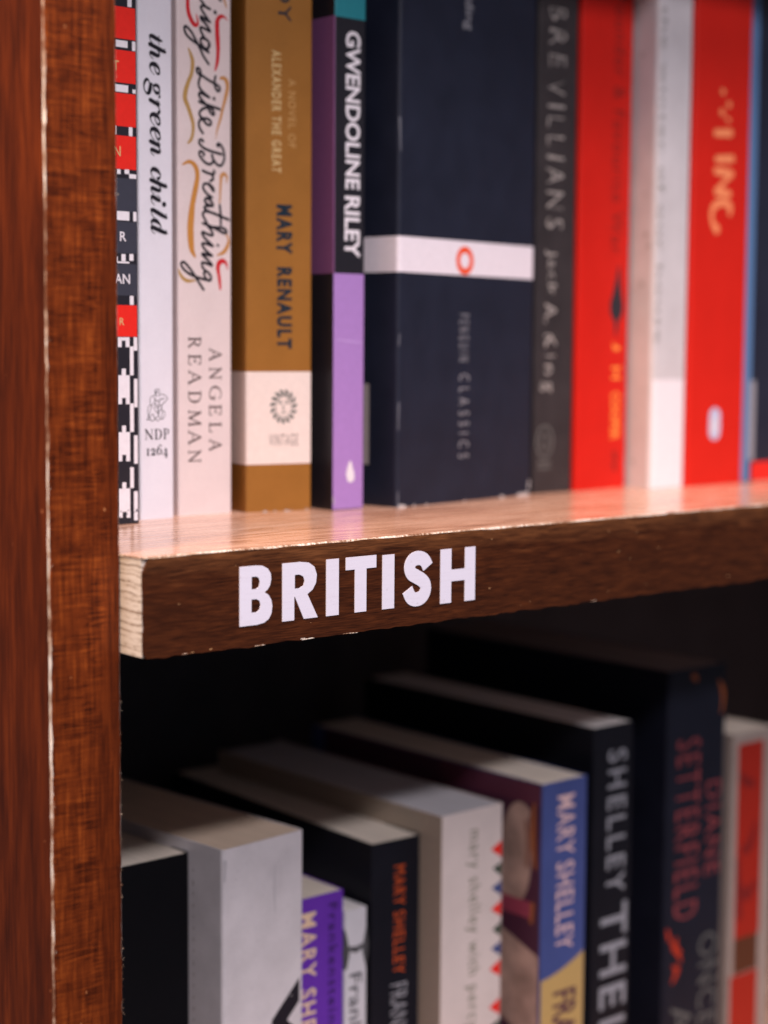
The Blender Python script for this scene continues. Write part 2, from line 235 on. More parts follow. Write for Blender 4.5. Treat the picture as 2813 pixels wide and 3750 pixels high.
CHK_WHITE = [[26.22,31.39,106.17,103.16],[32.95,34.3,106.19,103.02],[26.07,31.27,89.34,88.76],[28.11,29.74,91.85,89.43],[26.03,26.62,90.89,89.31],[31.3,32.95,91.97,89.75],[31.37,32.9,77.84,74.85],[26.28,27.97,63.8,60.48],[27.94,29.59,63.82,62.69],[29.54,31.12,63.84,60.5],[32.81,34.3,63.87,59.31],[31.24,32.72,60.71,50.9],[27.91,29.56,53.17,50.86],[26.36,31.11,50.93,43.24],[26.29,27.94,43.35,41.13],[29.5,31.09,43.31,41.08],[32.83,34.26,49.69,39.97],[31.15,32.7,41.29,31.54],[27.88,29.46,33.77,31.42],[26.32,31.08,31.55,23.81],[26.25,27.9,24.03,21.65],[29.47,31.06,23.92,21.54],[32.69,34.24,30.33,20.57],[31.05,32.55,19.42,12.29],[27.84,29.43,14.36,12.01],[26.34,30.99,12.21,4.23],[26.28,27.87,4.54,2.27],[29.5,31.04,4.36,2.09],[32.54,34.1,11.07,1.01],[31.17,32.84,178.72,174.08],[26.29,31.12,162.74,160.47],[32.9,34.3,162.91,159.81],[25.83,31.25,148.12,145.73],[32.97,34.3,147.01,145.73],[25.71,26.41,134.49,131.49],[31.41,32.86,134.37,131.42],[26.56,28.0,120.06,118.52],[29.63,31.43,120.19,118.72],[31.43,34.3,118.76,117.32]]
CHK_SLATE = [[25.28,34.3,102.68,92.1],[25.15,34.3,88.53,77.92],[24.35,34.3,117.24,105.94]]
CHK_RED = [[25.03,34.3,74.68,64.04],[24.85,34.3,173.77,163.31],[24.72,34.3,159.53,148.81],[24.6,34.3,145.36,134.45],[24.48,34.3,131.33,120.22]]
CHK_T = [25.08,27.66,155.94,152.69]
CHK_N = [25.31,28.05,127.73,124.47]
CHK_R = [27.56,30.1,99.35,96.17]
CHK_AN = [25.25,31.47,85.18,81.9]
CHK_R2 = [27.2,29.02,70.37,67.9]
BRITISH = [[34.78,47.21,-23.66,-5.41],[51.08,64.98,-23.66,-5.59],[68.5,73.63,-23.63,-5.64],[76.48,89.27,-23.55,-5.62],[91.88,97.02,-23.63,-5.93],[100.74,113.83,-23.95,-5.62],[117.47,133.5,-24.13,-5.91]]
NDP = [[1.97,5.27,31.71,28.3],[5.91,8.98,31.69,28.35],[9.62,12.0,31.74,28.34]]
N1264 = [[2.53,3.75,24.84,22.73],[4.37,6.29,24.93,22.72],[6.76,8.94,26.19,22.78],[9.31,11.43,25.22,21.8]]
GREEN = [["t",4.72,168.49,3.9,3.81],["h",4.73,165.25,3.9,5.85],["e",4.76,158.9,3.91,4.69],["g",4.78,152.38,3.91,5.71],["r",4.81,146.51,3.91,5.21],["e",4.83,141.8,3.92,4.88],["e",4.85,136.92,3.92,5.06],["n",4.86,132.37,3.92,5.91],["c",4.9,123.09,3.93,4.47],["h",4.92,119.03,3.93,5.7],["i",4.94,113.94,3.93,4.48],["l",4.96,109.36,3.94,4.32],["d",4.97,105.45,3.94,5.96]]
ANGELA = [["A",13.61,60.1,5.07,4.12],["N",13.59,53.31,5.07,4.22],["G",13.57,46.74,5.08,5.17],["E",13.55,39.69,5.08,3.77],["L",13.53,33.33,5.09,3.54],["A",13.51,27.1,5.09,3.92]]
READMAN = [["R",4.54,64.22,5.08,3.71],["E",4.52,57.96,5.09,3.71],["A",4.49,52.16,5.09,4.74],["D",4.46,44.95,5.1,4.43],["M",4.43,37.96,5.1,5.6],["A",4.4,30.49,5.11,4.68],["N",4.37,23.47,5.11,4.45]]
TB = {"oy":[12.86,18.29,189.52,178.66],"alex":[10.36,14.22,168.23,124.45],"novel":[17.21,20.23,158.46,133.75],"mary":[12.3,18.88,112.96,95.03],"renault":[12.56,18.82,90.15,60.3],"sun":[9.97,20.84,45.17,32.69],"vint":[9.41,21.45,28.76,24.38],"label":[0.07,27.38,51.82,17.63],"gwen":[5.12,12.25,177.13,119.49],"riley":[4.9,12.25,116.99,94.35],"teal":[-0.62,14.76,192.21,181.72],"split":[0.16,14.78,88.33,88.65],"drop":[5.03,11.46,19.75,10.74],"crease":[0.96,14.75,63.91,62.99],"band":[-1.24,86.21,102.98,89.54],"O":[35.43,45.41,100.43,90.34],"peng":[36.46,44.24,74.44,55.89],"clas":[36.87,44.95,50.78,17.43],"author":[37.38,44.24,206.13,184.57],"t7a":[0.61,16.25,207.61,178.47],"t7b":[-0.83,17.85,172.88,111.43],"a7":[1.25,16.03,101.06,43.09],"logo7":[-0.01,12.77,29.08,11.04],"title8":[19.05,30.27,209.48,100.22],"plume8":[19.22,31.24,96.82,67.03],"a8":[21.64,29.51,63.92,21.34],"logo8":[22.36,29.33,16.47,6.63],"lab9":[-0.48,24.15,47.98,-1.14],"txt9":[-7.63,3.16,197.25,88.13],"ving":[9.16,29.75,178.01,112.33],"oval10":[12.88,25.03,35.32,20.4],"V2":[23.99,38.8,-176.16,-194.49],"fr3":[20.06,24.9,-150.47,-191.04],"ye3":[5.36,12.74,-150.16,-197.6],"fr4":[2.5,9.05,-179.17,-204.07],"or5":[9.45,19.22,-142.55,-186.16],"fr5":[9.39,18.32,-187.67,-218.5],"ms6":[15.17,22.57,-132.32,-226.32],"ms7":[7.95,20.53,-120.96,-185.59],"fr7":[7.08,22.79,-202.68,-228.64],"buff7":[1.55,27.9,-188.3,-239.51],"sh8":[8.94,24.79,-109.21,-174.13],"the8":[6.97,26.29,-177.67,-225.47],"l8":[7.1,26.67,-226.94,-259.25],"set9":[5.44,23.36,-112.75,-196.04],"di9":[26.75,39.49,-135.09,-178.56],"sp9":[-6.69,10.25,-197.14,-224.56],"on9":[27.83,42.87,-208.99,-247.88],"dot9":[12.73,22.74,-82.62,-89.29],"dot9b":[29.93,42.63,-87.39,-111.56],"pan10":[3.82,23.51,-120.18,-213.65],"pan10b":[3.04,24.56,-229.27,-279.98],"dk10":[4.16,20.74,-213.91,-232.27]}
TRI = [["r",[[27.06,-141.14],[33.1,-138.21],[33.1,-145.11]]],["g",[[28.04,-149.0],[33.1,-147.29],[33.1,-152.96]]],["b",[[27.76,-157.26],[33.1,-154.97],[33.1,-161.02]]],["r",[[27.5,-166.15],[33.1,-163.29],[33.1,-169.66]]],["g",[[28.49,-174.71],[33.1,-172.3],[33.1,-178.06]]],["b",[[27.78,-182.61],[33.1,-180.47],[33.1,-186.23]]],["r",[[27.09,-191.14],[33.1,-188.0],[33.1,-195.02]]]]
FOIL_GLINTS = [[[19.09,175.39,1.413],[19.3,175.28,1.413]],[[23.55,170.23,1.506],[23.77,170.05,1.506]],[[18.91,166.31,1.665],[19.23,166.21,1.499]],[[22.75,163.56,1.088],[24.14,163.35,0.922]],[[15.04,156.96,1.66],[25.11,157.81,1.848]],[[16.32,145.55,1.666],[26.64,146.46,1.856]],[[15.67,140.36,1.666],[20.99,140.27,1.845],[26.59,139.8,1.689]],[[25.36,138.25,1.097],[20.13,134.91,1.174],[17.07,131.73,1.672]],[[16.87,131.39,2.173],[25.12,130.78,1.689]],[[25.99,122.28,1.27],[25.86,125.62,1.692],[20.45,126.77,1.681],[15.2,125.0,1.67],[13.24,120.92,1.334],[14.45,117.01,1.337],[16.87,114.81,2.18]]]
# ------------------------------------------------------------------ ink: filled strokes meshed by marching squares (mm)
def catmull(pts, step=0.12):
    P = np.array(pts, float)
    if len(P) < 3:
        n = max(2, int(np.hypot(*(P[-1]-P[0])[:2])/step)+1)
        return P[0]+(P[-1]-P[0])*np.linspace(0, 1, n)[:, None]
    Q = np.vstack([2*P[0]-P[1], P, 2*P[-1]-P[-2]]); out = []
    for i in range(1, len(Q)-2):
        p0, p1, p2, p3 = Q[i-1], Q[i], Q[i+1], Q[i+2]
        n = max(2, int(np.hypot(*(p2-p1)[:2])/step)+1); t = np.linspace(0, 1, n, endpoint=False)[:, None]
        out.append(0.5*((2*p1)+(-p0+p2)*t+(2*p0-5*p1+4*p2-p3)*t**2+(-p0+3*p1-3*p2+p3)*t**3))
    out.append(P[-1:]); return np.vstack(out)
def ink_mesh(name, strokes, cell=0.10, smooth=True):
    """strokes: lists of (u, v, radius) in mm -> list of 2-D verts and faces of the union of the strokes"""
    segs = []
    for st in strokes:
        S = catmull(st) if smooth else np.array(st, float)
        S[:, 2] = np.maximum(S[:, 2], 0.02)
        if len(S) == 1: S = np.vstack([S, S+1e-4])
        segs.append((S[:-1], S[1:]))
    A = np.vstack([s[0] for s in segs]); B = np.vstack([s[1] for s in segs])
    rm = max(A[:, 2].max(), B[:, 2].max())+3*cell
    lo = np.minimum(A[:, :2], B[:, :2]).min(0)-rm; hi = np.maximum(A[:, :2], B[:, :2]).max(0)+rm
    nx, ny = (np.ceil((hi-lo)/cell)+1).astype(int); D = np.full((ny, nx), 9.0)
    for a, b in zip(A, B):
        r = max(a[2], b[2])+2.5*cell
        x0, y0 = np.floor((np.minimum(a[:2], b[:2])-r-lo)/cell).astype(int); x1, y1 = np.ceil((np.maximum(a[:2], b[:2])+r-lo)/cell).astype(int)+1
        x0, y0 = max(0, x0), max(0, y0); x1, y1 = min(nx, x1), min(ny, y1)
        gx = lo[0]+np.arange(x0, x1)*cell; gy = (lo[1]+np.arange(y0, y1)*cell)[:, None]
        d = b[:2]-a[:2]; L = d@d+1e-12
        t = np.clip(((gx-a[0])*d[0]+(gy-a[1])*d[1])/L, 0, 1)
        dist = np.hypot(gx-a[0]-t*d[0], gy-a[1]-t*d[1])-(a[2]+t*(b[2]-a[2]))
        D[y0:y1, x0:x1] = np.minimum(D[y0:y1, x0:x1], dist)
    verts, faces, idx = [], [], {}
    def vid(key, x, y):
        if key not in idx: idx[key] = len(verts); verts.append((x, y))
        return idx[key]
    ins = D < 0
    any_ = ins[:-1, :-1] | ins[1:, :-1] | ins[:-1, 1:] | ins[1:, 1:]
    for j, i in zip(*np.nonzero(any_)):
        cs = [(i, j), (i+1, j), (i+1, j+1), (i, j+1)]; poly = []
        for k in range(4):
            (xa, ya), (xb, yb) = cs[k], cs[(k+1) % 4]; da, db = D[ya, xa], D[yb, xb]
            if da < 0: poly.append(vid((xa, ya), lo[0]+xa*cell, lo[1]+ya*cell))
            if (da < 0) != (db < 0):
                t = da/(da-db); e = tuple(sorted(((xa, ya), (xb, yb))))
                poly.append(vid(e, lo[0]+(xa+t*(xb-xa))*cell, lo[1]+(ya+t*(yb-ya))*cell))
        if len(poly) >= 3: faces.append(poly)
    return verts, faces

# ------------------------------------------------------------------ serif and script glyphs (unit boxes)
def glyph_serif(ch, tk, tn, sf):
    """strokes in a 0..1 box; tk thick, tn thin, sf serif half-widths"""
    V = lambda x, w=tk: [(x, 0, w), (x, 1, w)]
    s = lambda x0, x1, y: [(x0, y, sf), (x1, y, sf)]
    G = {
    'N': [[(.14, 0, tn), (.14, 1, tn)], [(.1, 1, tk), (.86, 0.02, tk)], [(.86, 0, tn), (.86, 1, tn)], s(0, .28, 0), s(0, .16, 1), s(.72, 1, 1)],
    'D': [V(.2), [(.2, 1, tn), (.5, 1, tn), (.78, .86, tk*.8), (.9, .5, tk*1.15), (.78, .14, tk*.8), (.5, 0, tn), (.2, 0, tn)], s(0, .3, 0), s(0, .3, 1)],
    'P': [V(.25), [(.25, 1, tn), (.6, 1, tn), (.85, .9, tk*.8), (.88, .74, tk), (.8, .56, tk*.7), (.6, .48, tn), (.3, .5, tn)], s(.02, .5, 0), s(.02, .3, 1)],
    'A': [[(.06, 0, tn), (.48, 1, tn)], [(.5, 1, tk), (.92, 0, tk)], [(.2, .34, tn), (.78, .34, tn)], s(-.06, .2, 0), s(.78, 1.06, 0)],
    'G': [[(.9, .82, tn), (.78, .95, tn), (.52, 1, tn), (.22, .84, tk*.8), (.08, .5, tk*1.1), (.2, .16, tk*.8), (.5, 0, tn), (.78, .04, tn*1.2), (.88, .12, tk*.8)], [(.88, .1, tk), (.88, .42, tk)], s(.68, 1.02, .42)],
    'E': [V(.18), [(.18, 1, tn), (.88, 1, tn), ], [(.88, 1, tn), (.9, .8, tn)], [(.18, .52, tn), (.68, .52, tn)], [(.68, .62, tn), (.68, .42, tn)], [(.18, 0, tn), (.92, 0, tn)], [(.92, 0, tn), (.96, .2, tn)], s(0, .2, 0), s(0, .2, 1)],
    'L': [V(.2), [(.2, 0, tn), (.92, 0, tn)], [(.92, 0, tn), (.97, .22, tn)], s(0, .2, 0), s(0, .42, 1)],
    'R': [V(.18), [(.18, 1, tn), (.5, 1, tn), (.72, .9, tk*.8), (.76, .74, tk), (.68, .56, tk*.7), (.48, .5, tn), (.2, .5, tn)], [(.46, .5, tk), (.92, 0, tk)], s(0, .36, 0), s(0, .2, 1), s(.86, 1.04, 0)],
    'M': [[(.1, 0, tn), (.16, 1, tn)], [(.16, 1, tk), (.5, .04, tk)], [(.5, .04, tn), (.84, 1, tn)], [(.86, 1, tk), (.92, 0, tk)], s(0, .2, 0), s(.8, 1.02, 0), s(.04, .18, 1), s(.82, .96, 1)],
    '1': [[(.5, 0, tk), (.5, 1, tk)], s(.1, .9, 0), s(.1, .9, 1)],
    '2': [[(.12, .72, tk), (.3, .97, tn*1.5), (.58, .97, tk*.7), (.78, .72, tk*1.05), (.6, .42, tk*.7), (.1, .05, tn*1.4)], [(.1, .05, tk*.7), (.55, .05, tk*.9), (.9, .08, tk*.7), (.96, .26, tn)]],
    '6': [[(.86, .9, tk*.8), (.62, 1, tn), (.3, .76, tk*.7), (.12, .36, tk*1.1), (.24, .06, tk*.7), (.5, 0, tn), (.78, .12, tk*.7), (.88, .32, tk), (.74, .56, tk*.6), (.46, .6, tn), (.2, .46, tn)]],
    '4': [[(.62, 1, tn), (.02, .32, tn)], [(0, .29, tn*1.2), (1.02, .29, tn*1.2)], [(.7, .8, tk), (.7, 0, tk)], s(.46, .94, 0)]}
    return G[ch]
SCRIPT = {
 't': [[(.52, 1.28, .07), (.40, .80, .13), (.22, .26, .14), (.22, .08, .10), (.36, .01, .055), (.58, .10, .04), (.78, .34, .03)], [(.14, .96, .035), (.82, .96, .035)]],
 'h': [[(.60, 1.62, .10), (.48, 1.2, .135), (.12, .02, .135)], [(.34, 1.58, .035), (.60, 1.62, .05)], [(.28, .42, .035), (.52, .82, .05), (.82, 1.0, .075), (.97, .86, .12), (.86, .42, .14), (.78, .14, .12), (.90, .02, .06), (1.10, .10, .035), (1.28, .36, .03)]],
 'e': [[(.26, .44, .035), (.58, .54, .045), (.84, .74, .07), (.84, .93, .085), (.64, 1.0, .06), (.38, .86, .10), (.18, .52, .145), (.20, .16, .125), (.42, .01, .065), (.72, .14, .035), (.94, .42, .03)]],
 'g': [[(.62, 1.0, .05), (.36, .86, .10), (.28, .58, .11), (.44, .36, .05), (.66, .42, .07), (.86, .70, .12), (.80, .94, .08), (.62, 1.0, .05)], [(.40, .36, .035), (.22, .22, .05), (.28, .08, .10), (.62, .0, .14), (.92, -.14, .12), (.92, -.40, .07), (.60, -.62, .05), (.20, -.58, .08), (-.06, -.36, .10), (.02, -.14, .06), (.34, .02, .05)], [(.84, .90, .035), (1.02, 1.04, .04), (1.14, .98, .09)]],
 'r': [[(.44, .92, .09), (.36, .66, .135), (.14, .02, .135)], [(.10, .70, .03), (.26, .93, .04), (.44, .97, .06)], [(.30, .42, .035), (.56, .82, .05), (.80, 1.0, .06), (.98, .90, .125)]],
 'n': [[(.44, .92, .09), (.36, .66, .135), (.14, .02, .135)], [(.10, .70, .03), (.26, .93, .04), (.44, .97, .06)], [(.28, .40, .035), (.54, .82, .05), (.84, 1.0, .075), (.98, .86, .12), (.88, .42, .14), (.80, .14, .12), (.92, .02, .06), (1.12, .10, .035), (1.30, .36, .03)]],
 'c': [[(.88, .78, .12), (.78, .98, .06), (.54, .97, .07), (.26, .66, .13), (.18, .26, .14), (.38, .02, .07), (.68, .12, .035), (.92, .42, .03)]],
 'i': [[(.42, .92, .09), (.34, .66, .135), (.20, .18, .135), (.30, .02, .06), (.50, .10, .035), (.68, .36, .03)], [(.08, .68, .03), (.24, .93, .04), (.42, .97, .06)], [(.60, 1.38, .165), (.605, 1.385, .165)]],
 'l': [[(.62, 1.62, .09), (.50, 1.2, .135), (.20, .18, .135), (.30, .02, .06), (.50, .10, .035), (.68, .36, .03)], [(.36, 1.58, .03), (.62, 1.62, .05)]],
 'd': [[(1.08, 1.62, .09), (.98, 1.2, .135), (.70, .18, .135), (.80, .02, .06), (1.0, .10, .035), (1.18, .36, .03)], [(.82, 1.58, .03), (1.08, 1.62, .05)], [(.86, .80, .05), (.70, .99, .05), (.46, .92, .07), (.20, .54, .14), (.18, .16, .12), (.36, .01, .06), (.58, .18, .04), (.80, .56, .035)]]}
GW = {'t': .80, 'h': 1.28, 'e': .94, 'g': 1.14, 'r': 1.0, 'n': 1.30, 'c': .92, 'i': .70, 'l': .70, 'd': 1.20}

def rot_glyph(strokes, u0, v0, H, adv, k=1.0, rs=1.0):
    """glyph box -> spine coordinates, reading downwards (letter up = +u)"""
    return [[(u0+y*H, v0-x*adv*k, r*H*rs) for x, y, r in st] for st in strokes]
def bold(strokes, k=1.45, cut=.075):
    return [[(x, y, r*k if r > cut else r*1.15) for x, y, r in st] for st in strokes]

# plain lettering from the built-in font, fitted to a box (u0,u1,v_top,v_bottom) in mm
_fontcache = {}
def text_geo(body, weight=0.0, spacing=1.0):
    key = (body, weight, spacing)
    if key in _fontcache: return _fontcache[key]
    cu = bpy.data.curves.new('lettering_source', 'FONT'); cu.body = body; cu.size = 1; cu.offset = weight; cu.space_character = spacing
    cu.resolution_u = 3; cu.fill_mode = 'FRONT'
    o = bpy.data.objects.new('lettering_source', cu); COL.objects.link(o)
    dg = bpy.context.evaluated_depsgraph_get(); me = bpy.data.meshes.new_from_object(o.evaluated_get(dg))
    v = np.array([p.co[:2] for p in me.vertices]); f = [tuple(p.vertices) for p in me.polygons]
    bpy.data.objects.remove(o); bpy.data.curves.remove(cu); bpy.data.meshes.remove(me)
    _fontcache[key] = (v, f); return v, f
def text_down(body, bx, weight=0.0, spacing=1.0):
    v, f = text_geo(body, weight, spacing); lo, hi = v.min(0), v.max(0); t = (v-lo)/(hi-lo)
    u0, u1, vt, vb = bx
    return [(u0+y*(u1-u0), vt+x*(vb-vt)) for x, y in t], f
def text_flat(body, bx, weight=0.0, spacing=1.0):
    v, f = text_geo(body, weight, spacing); lo, hi = v.min(0), v.max(0); t = (v-lo)/(hi-lo)
    u0, u1, vt, vb = bx
    return [(u0+x*(u1-u0), vb+y*(vt-vb)) for x, y in t], f
def rects(bxs):
    vs, fs = [], []
    for u0, u1, vt, vb in bxs:
        k = max(1, int(abs(u1-u0)/1.5)); n = len(vs)
        for i in range(k+1): vs += [(u0+(u1-u0)*i/k, vb), (u0+(u1-u0)*i/k, vt)]
        fs += [(n+2*i, n+2*i+2, n+2*i+3, n+2*i+1) for i in range(k)]
    return vs, fs
def join(*geos):
    vs, fs = [], []
    for v, f in geos:
        n = len(vs); vs += list(v); fs += [tuple(i+n for i in q) for q in f]
    return vs, fs
# ------------------------------------------------------------------ bookcase
case = empty('bookcase', (-0.0123, 0.012, -0.285))
tag(case, 'dark reddish brown wooden bookcase with a worn upright and lettered shelf', 'bookcase')
def cw(name, me, mats, parent=case):
    """link world-space mesh under the bookcase"""
    o = link(name, me, mats, parent); o.matrix_parent_inverse = Matrix.Translation(case.location).inverted() if parent is case else Matrix.Identity(4); return o
PZ0, PZ1 = -0.40, 0.42; PX0, PX1, PY = -0.0236, 0.0, 0.012
# upright: front strip, two arrises, sides
NZ = 900
zs = np.linspace(PZ0, PZ1, NZ+1)
la = np.clip(0.00040+wob(NZ+1, 0.00012, 6)+wob(NZ+1, 0.00010, 60)+np.abs(wob(NZ+1, 0.00010, 1))*(rng.random(NZ+1) > .55), 0.00022, 0.0013)   # width of the worn arris
lb = np.clip(0.00040+wob(NZ+1, 0.00010, 4), 0.0002, 0.0009)
rb = np.clip(0.00015+wob(NZ+1, 0.00006, 2), 0.00004, 0.0004)
xsF = np.linspace(0, 1, 5)
up_front = grid_mesh('upright', lambda i, j: (PX0+la[j]+(PX1-rb[j]-PX0-la[j])*xsF[i], PY, zs[j]), 4, NZ)
upright = cw('upright', up_front, [M_FRONT])
v = []; f = []
for j in range(NZ+1): v += [(PX0, PY+lb[j], zs[j]), (PX0, 0.27, zs[j])]
for j in range(NZ): f.append((2*j+1, 2*j, 2*j+2, 2*j+3))
cw('side_panel', mesh('side_panel', v, f), [M_SIDE])
v = []; f = []
for j in range(NZ+1): v += [(PX1, PY+rb[j], zs[j]), (PX1, 0.27, zs[j])]
for j in range(NZ): f.append((2*j, 2*j+1, 2*j+3, 2*j+2))
cw('inner_side_panel', mesh('inner_side_panel', v, f), [M_DARK])
# worn arris with torn fibres
v = []; f = []
for j in range(NZ+1): v += [(PX0, PY+lb[j], zs[j]), (PX0+la[j]*.45, PY+lb[j]*.3, zs[j]), (PX0+la[j], PY, zs[j])]
for j in range(NZ):
    for k in range(2): f.append((3*j+k, 3*j+k+1, 3*j+3+k+1, 3*j+3+k))
def fibres(v, f, x, y, n, lo, hi, dirx, spread, size=1.0):
    for _ in range(n):
        z = random.uniform(lo, hi); L = random.uniform(.0006, .0020)*size; w = random.uniform(.00007, .00018)*size
        ang = random.uniform(-1.2, 1.2); dx = dirx*abs(math.cos(ang))*L*spread; dz = math.sin(ang)*L+random.choice((-1, 1))*L*.5
        x0 = x+random.uniform(-.0002, .0004)*abs(dirx); n0 = len(v)
        v += [(x0, y-.00006, z-w), (x0, y-.00006, z+w), (x0+dx*.6, y-.00006-random.random()*.0004, z+dz*.6+w*.7), (x0+dx, y-.0002-random.random()*.0006, z+dz)]
        f.append((n0, n0+1, n0+2, n0+3))
fibres(v, f, PX0+.0004, PY, 26, -.15, .2, 1, .45, .8); fibres(v, f, PX0+.0003, PY, 18, -.15, .2, -1, .4, .8)
cw('worn_edge', mesh('worn_edge', v, f), [M_WORN])
v = []; f = []
for j in range(NZ+1): v += [(PX1-rb[j], PY, zs[j]), (PX1, PY+rb[j], zs[j])]
for j in range(NZ): f.append((2*j, 2*j+1, 2*j+3, 2*j+2))
fibres(v, f, PX1-.0001, PY, 22, -.15, .19, 1, .22, .55); fibres(v, f, PX1-.0001, PY, 26, -.14, -.05, 1, .35, .8)
cw('frayed_edge', mesh('frayed_edge', v, f), [M_WORN])
cw('back_panel', box_mesh('back_panel', 0.0, 0.7395, 0.262, 0.27, PZ0, PZ1), [M_BACK])
cw('upright', box_mesh('far_upright', 0.7405, 0.764, PY, 0.27, PZ0, PZ1), [M_DARK])

def shelf_board(ztop, T, xr, detail):
    core = cw('shelf_board', box_mesh('shelf_board', 0.0004, xr, 0.0009, 0.2615, ztop-T+.0005, ztop-.0006), [M_PLY])
    n = 500 if detail else 60
    xs = np.linspace(0, 1, n+1)
    tj = wob(n+1, 0.00007, 2) if detail else np.zeros(n+1); bj = wob(n+1, 0.00016, 3)+np.minimum(0, wob(n+1, .0002, 2)) if detail else np.zeros(n+1)
    nz = 24
    lz = np.linspace(0, 1, nz+1)
    lx = 0.00035+np.abs(wob(nz+1, .00018, 1))+0.0021*np.clip((lz-.86)/.14, 0, 1)**1.5+0.0009*np.clip((.05-lz)/.05, 0, 1) if detail else np.full(nz+1, .0004)
    zt, zb = ztop-.00055, ztop-T
    def P(i, j):
        a = lz[j]; x = lx[j]+(xr-lx[j])*xs[i]; z = (zb+bj[i])*(1-a)+(zt+tj[i])*a
        if j == 0: return (x, 0.0, z)
        return (x, 0.0, z)
    vn = grid_mesh('front_veneer', P, n, nz)
    bm = bmesh.new(); bm.from_mesh(vn)
    r = bmesh.ops.extrude_face_region(bm, geom=bm.faces[:])
    bmesh.ops.translate(bm, vec=(0, .00085, 0), verts=[e for e in r['geom'] if isinstance(e, bmesh.types.BMVert)])
    bmesh.ops.recalc_face_normals(bm, faces=bm.faces[:]); bm.to_mesh(vn); bm.free()
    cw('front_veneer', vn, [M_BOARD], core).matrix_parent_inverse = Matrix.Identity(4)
    # top laminate with a rubbed front lip
    ny = 6; yy = [0.00075, 0.004, 0.03, 0.06, 0.1, 0.18, 0.2612]
    lam = grid_mesh('top_laminate', lambda i, j: (0.0002+(xr-.0002)*xs[i], yy[j], ztop), n, ny)
    cw('top_laminate', lam, [M_LAM], core).matrix_parent_inverse = Matrix.Identity(4)
    lip = np.clip(.00036+wob(n+1, .00010, 6), .00015, .0007) if detail else np.full(n+1, .0004)
    v = []; f = []
    for i in range(n+1):
        x = 0.0002+(xr-.0002)*xs[i]; v += [(x, .00078, ztop), (x, .00025, ztop-.0001), (x, -.00004, ztop-.0002-lip[i]*.8)]
    for i in range(n):
        for k in range(2): f.append((3*i+k+1, 3*i+3+k+1, 3*i+3+k, 3*i+k))
    v0 = len(v)                                # left end lip
    v += [(.0002, .00078, ztop), (.0002, .2612, ztop), (.00005, .2612, ztop-.0006), (.00005, .00078, ztop-.0006)]; f.append((v0, v0+1, v0+2, v0+3))
    if detail:                                 # chips along the lower arris
        for _ in range(9):
            x = random.uniform(.004, .2) if random.random() < .7 else random.uniform(.05, .09); L = random.uniform(.0008, .0045); h = random.uniform(.00005, .00016); n0 = len(v)
            z = zb+random.uniform(-.00015, .0003)
            v += [(x, -.00012, z-h), (x+L, -.00016, z-h*.5), (x+L*.8, -.0001, z+h), (x+L*.1, -.0001, z+h*.7)]; f.append((n0, n0+1, n0+2, n0+3))
    cw('worn_lip', mesh('worn_lip', v, f), [M_WORN], core).matrix_parent_inverse = Matrix.Identity(4)
    return core
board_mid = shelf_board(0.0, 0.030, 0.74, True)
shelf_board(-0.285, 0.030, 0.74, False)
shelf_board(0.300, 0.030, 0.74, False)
# vinyl letters on the front of the middle board
def letter_polys():
    U = {'B': ([(0, 0), (0, 1), (.5, 1), (.70, .985), (.86, .93), (.95, .845), (.965, .745), (.93, .645), (.85, .575), (.76, .535), (.88, .485), (.965, .40), (1, .29), (.975, .17), (.89, .075), (.73, .018), (.52, 0)],
               [[(.365, .815), (.50, .815), (.585, .785), (.615, .71), (.585, .635), (.50, .603), (.365, .603)], [(.36, .435), (.51, .435), (.605, .40), (.635, .325), (.605, .25), (.51, .212), (.36, .212)]]),
         'R': ([(0, 0), (0, 1), (.52, 1), (.75, .975), (.91, .895), (.98, .755), (.955, .61), (.86, .50), (.71, .43), (1.01, .005), (.61, .005), (.355, .405), (.335, .405), (.335, 0)],
               [[(.35, .785), (.48, .785), (.59, .745), (.63, .665), (.595, .585), (.48, .545), (.35, .545)]]),
         'I': ([(0, 0), (0, 1), (1, 1), (1, 0)], []),
         'T': ([(.295, 0), (.295, .775), (0, .775), (0, 1), (1, 1), (1, .775), (.675, .775), (.675, 0)], []),
         'H': ([(0, 0), (0, 1), (.31, 1), (.31, .61), (.70, .61), (.70, 1), (1, 1), (1, 0), (.70, 0), (.70, .395), (.31, .395), (.31, 0)], [])}
    c = catmull([(x*13.1, z*18.2, 0) for x, z in [(.86, .70), (.74, .83), (.54, .885), (.33, .85), (.225, .735), (.28, .61), (.46, .535), (.64, .465), (.77, .37), (.775, .24), (.655, .135), (.45, .105), (.27, .155), (.155, .30)]], .4)[:, :2]
    d = np.gradient(c, axis=0); d /= np.hypot(d[:, 0], d[:, 1])[:, None]; nrm = np.stack([-d[:, 1], d[:, 0]], 1)
    hw = 2.42
    s_poly = np.vstack([c+nrm*hw, (c-nrm*hw)[::-1]])
    s_poly = (s_poly-s_poly.min(0))/(s_poly.max(0)-s_poly.min(0))
    U['S'] = ([tuple(q) for q in s_poly], []); return U
U = letter_polys()
vs_all, fs_all = [], []
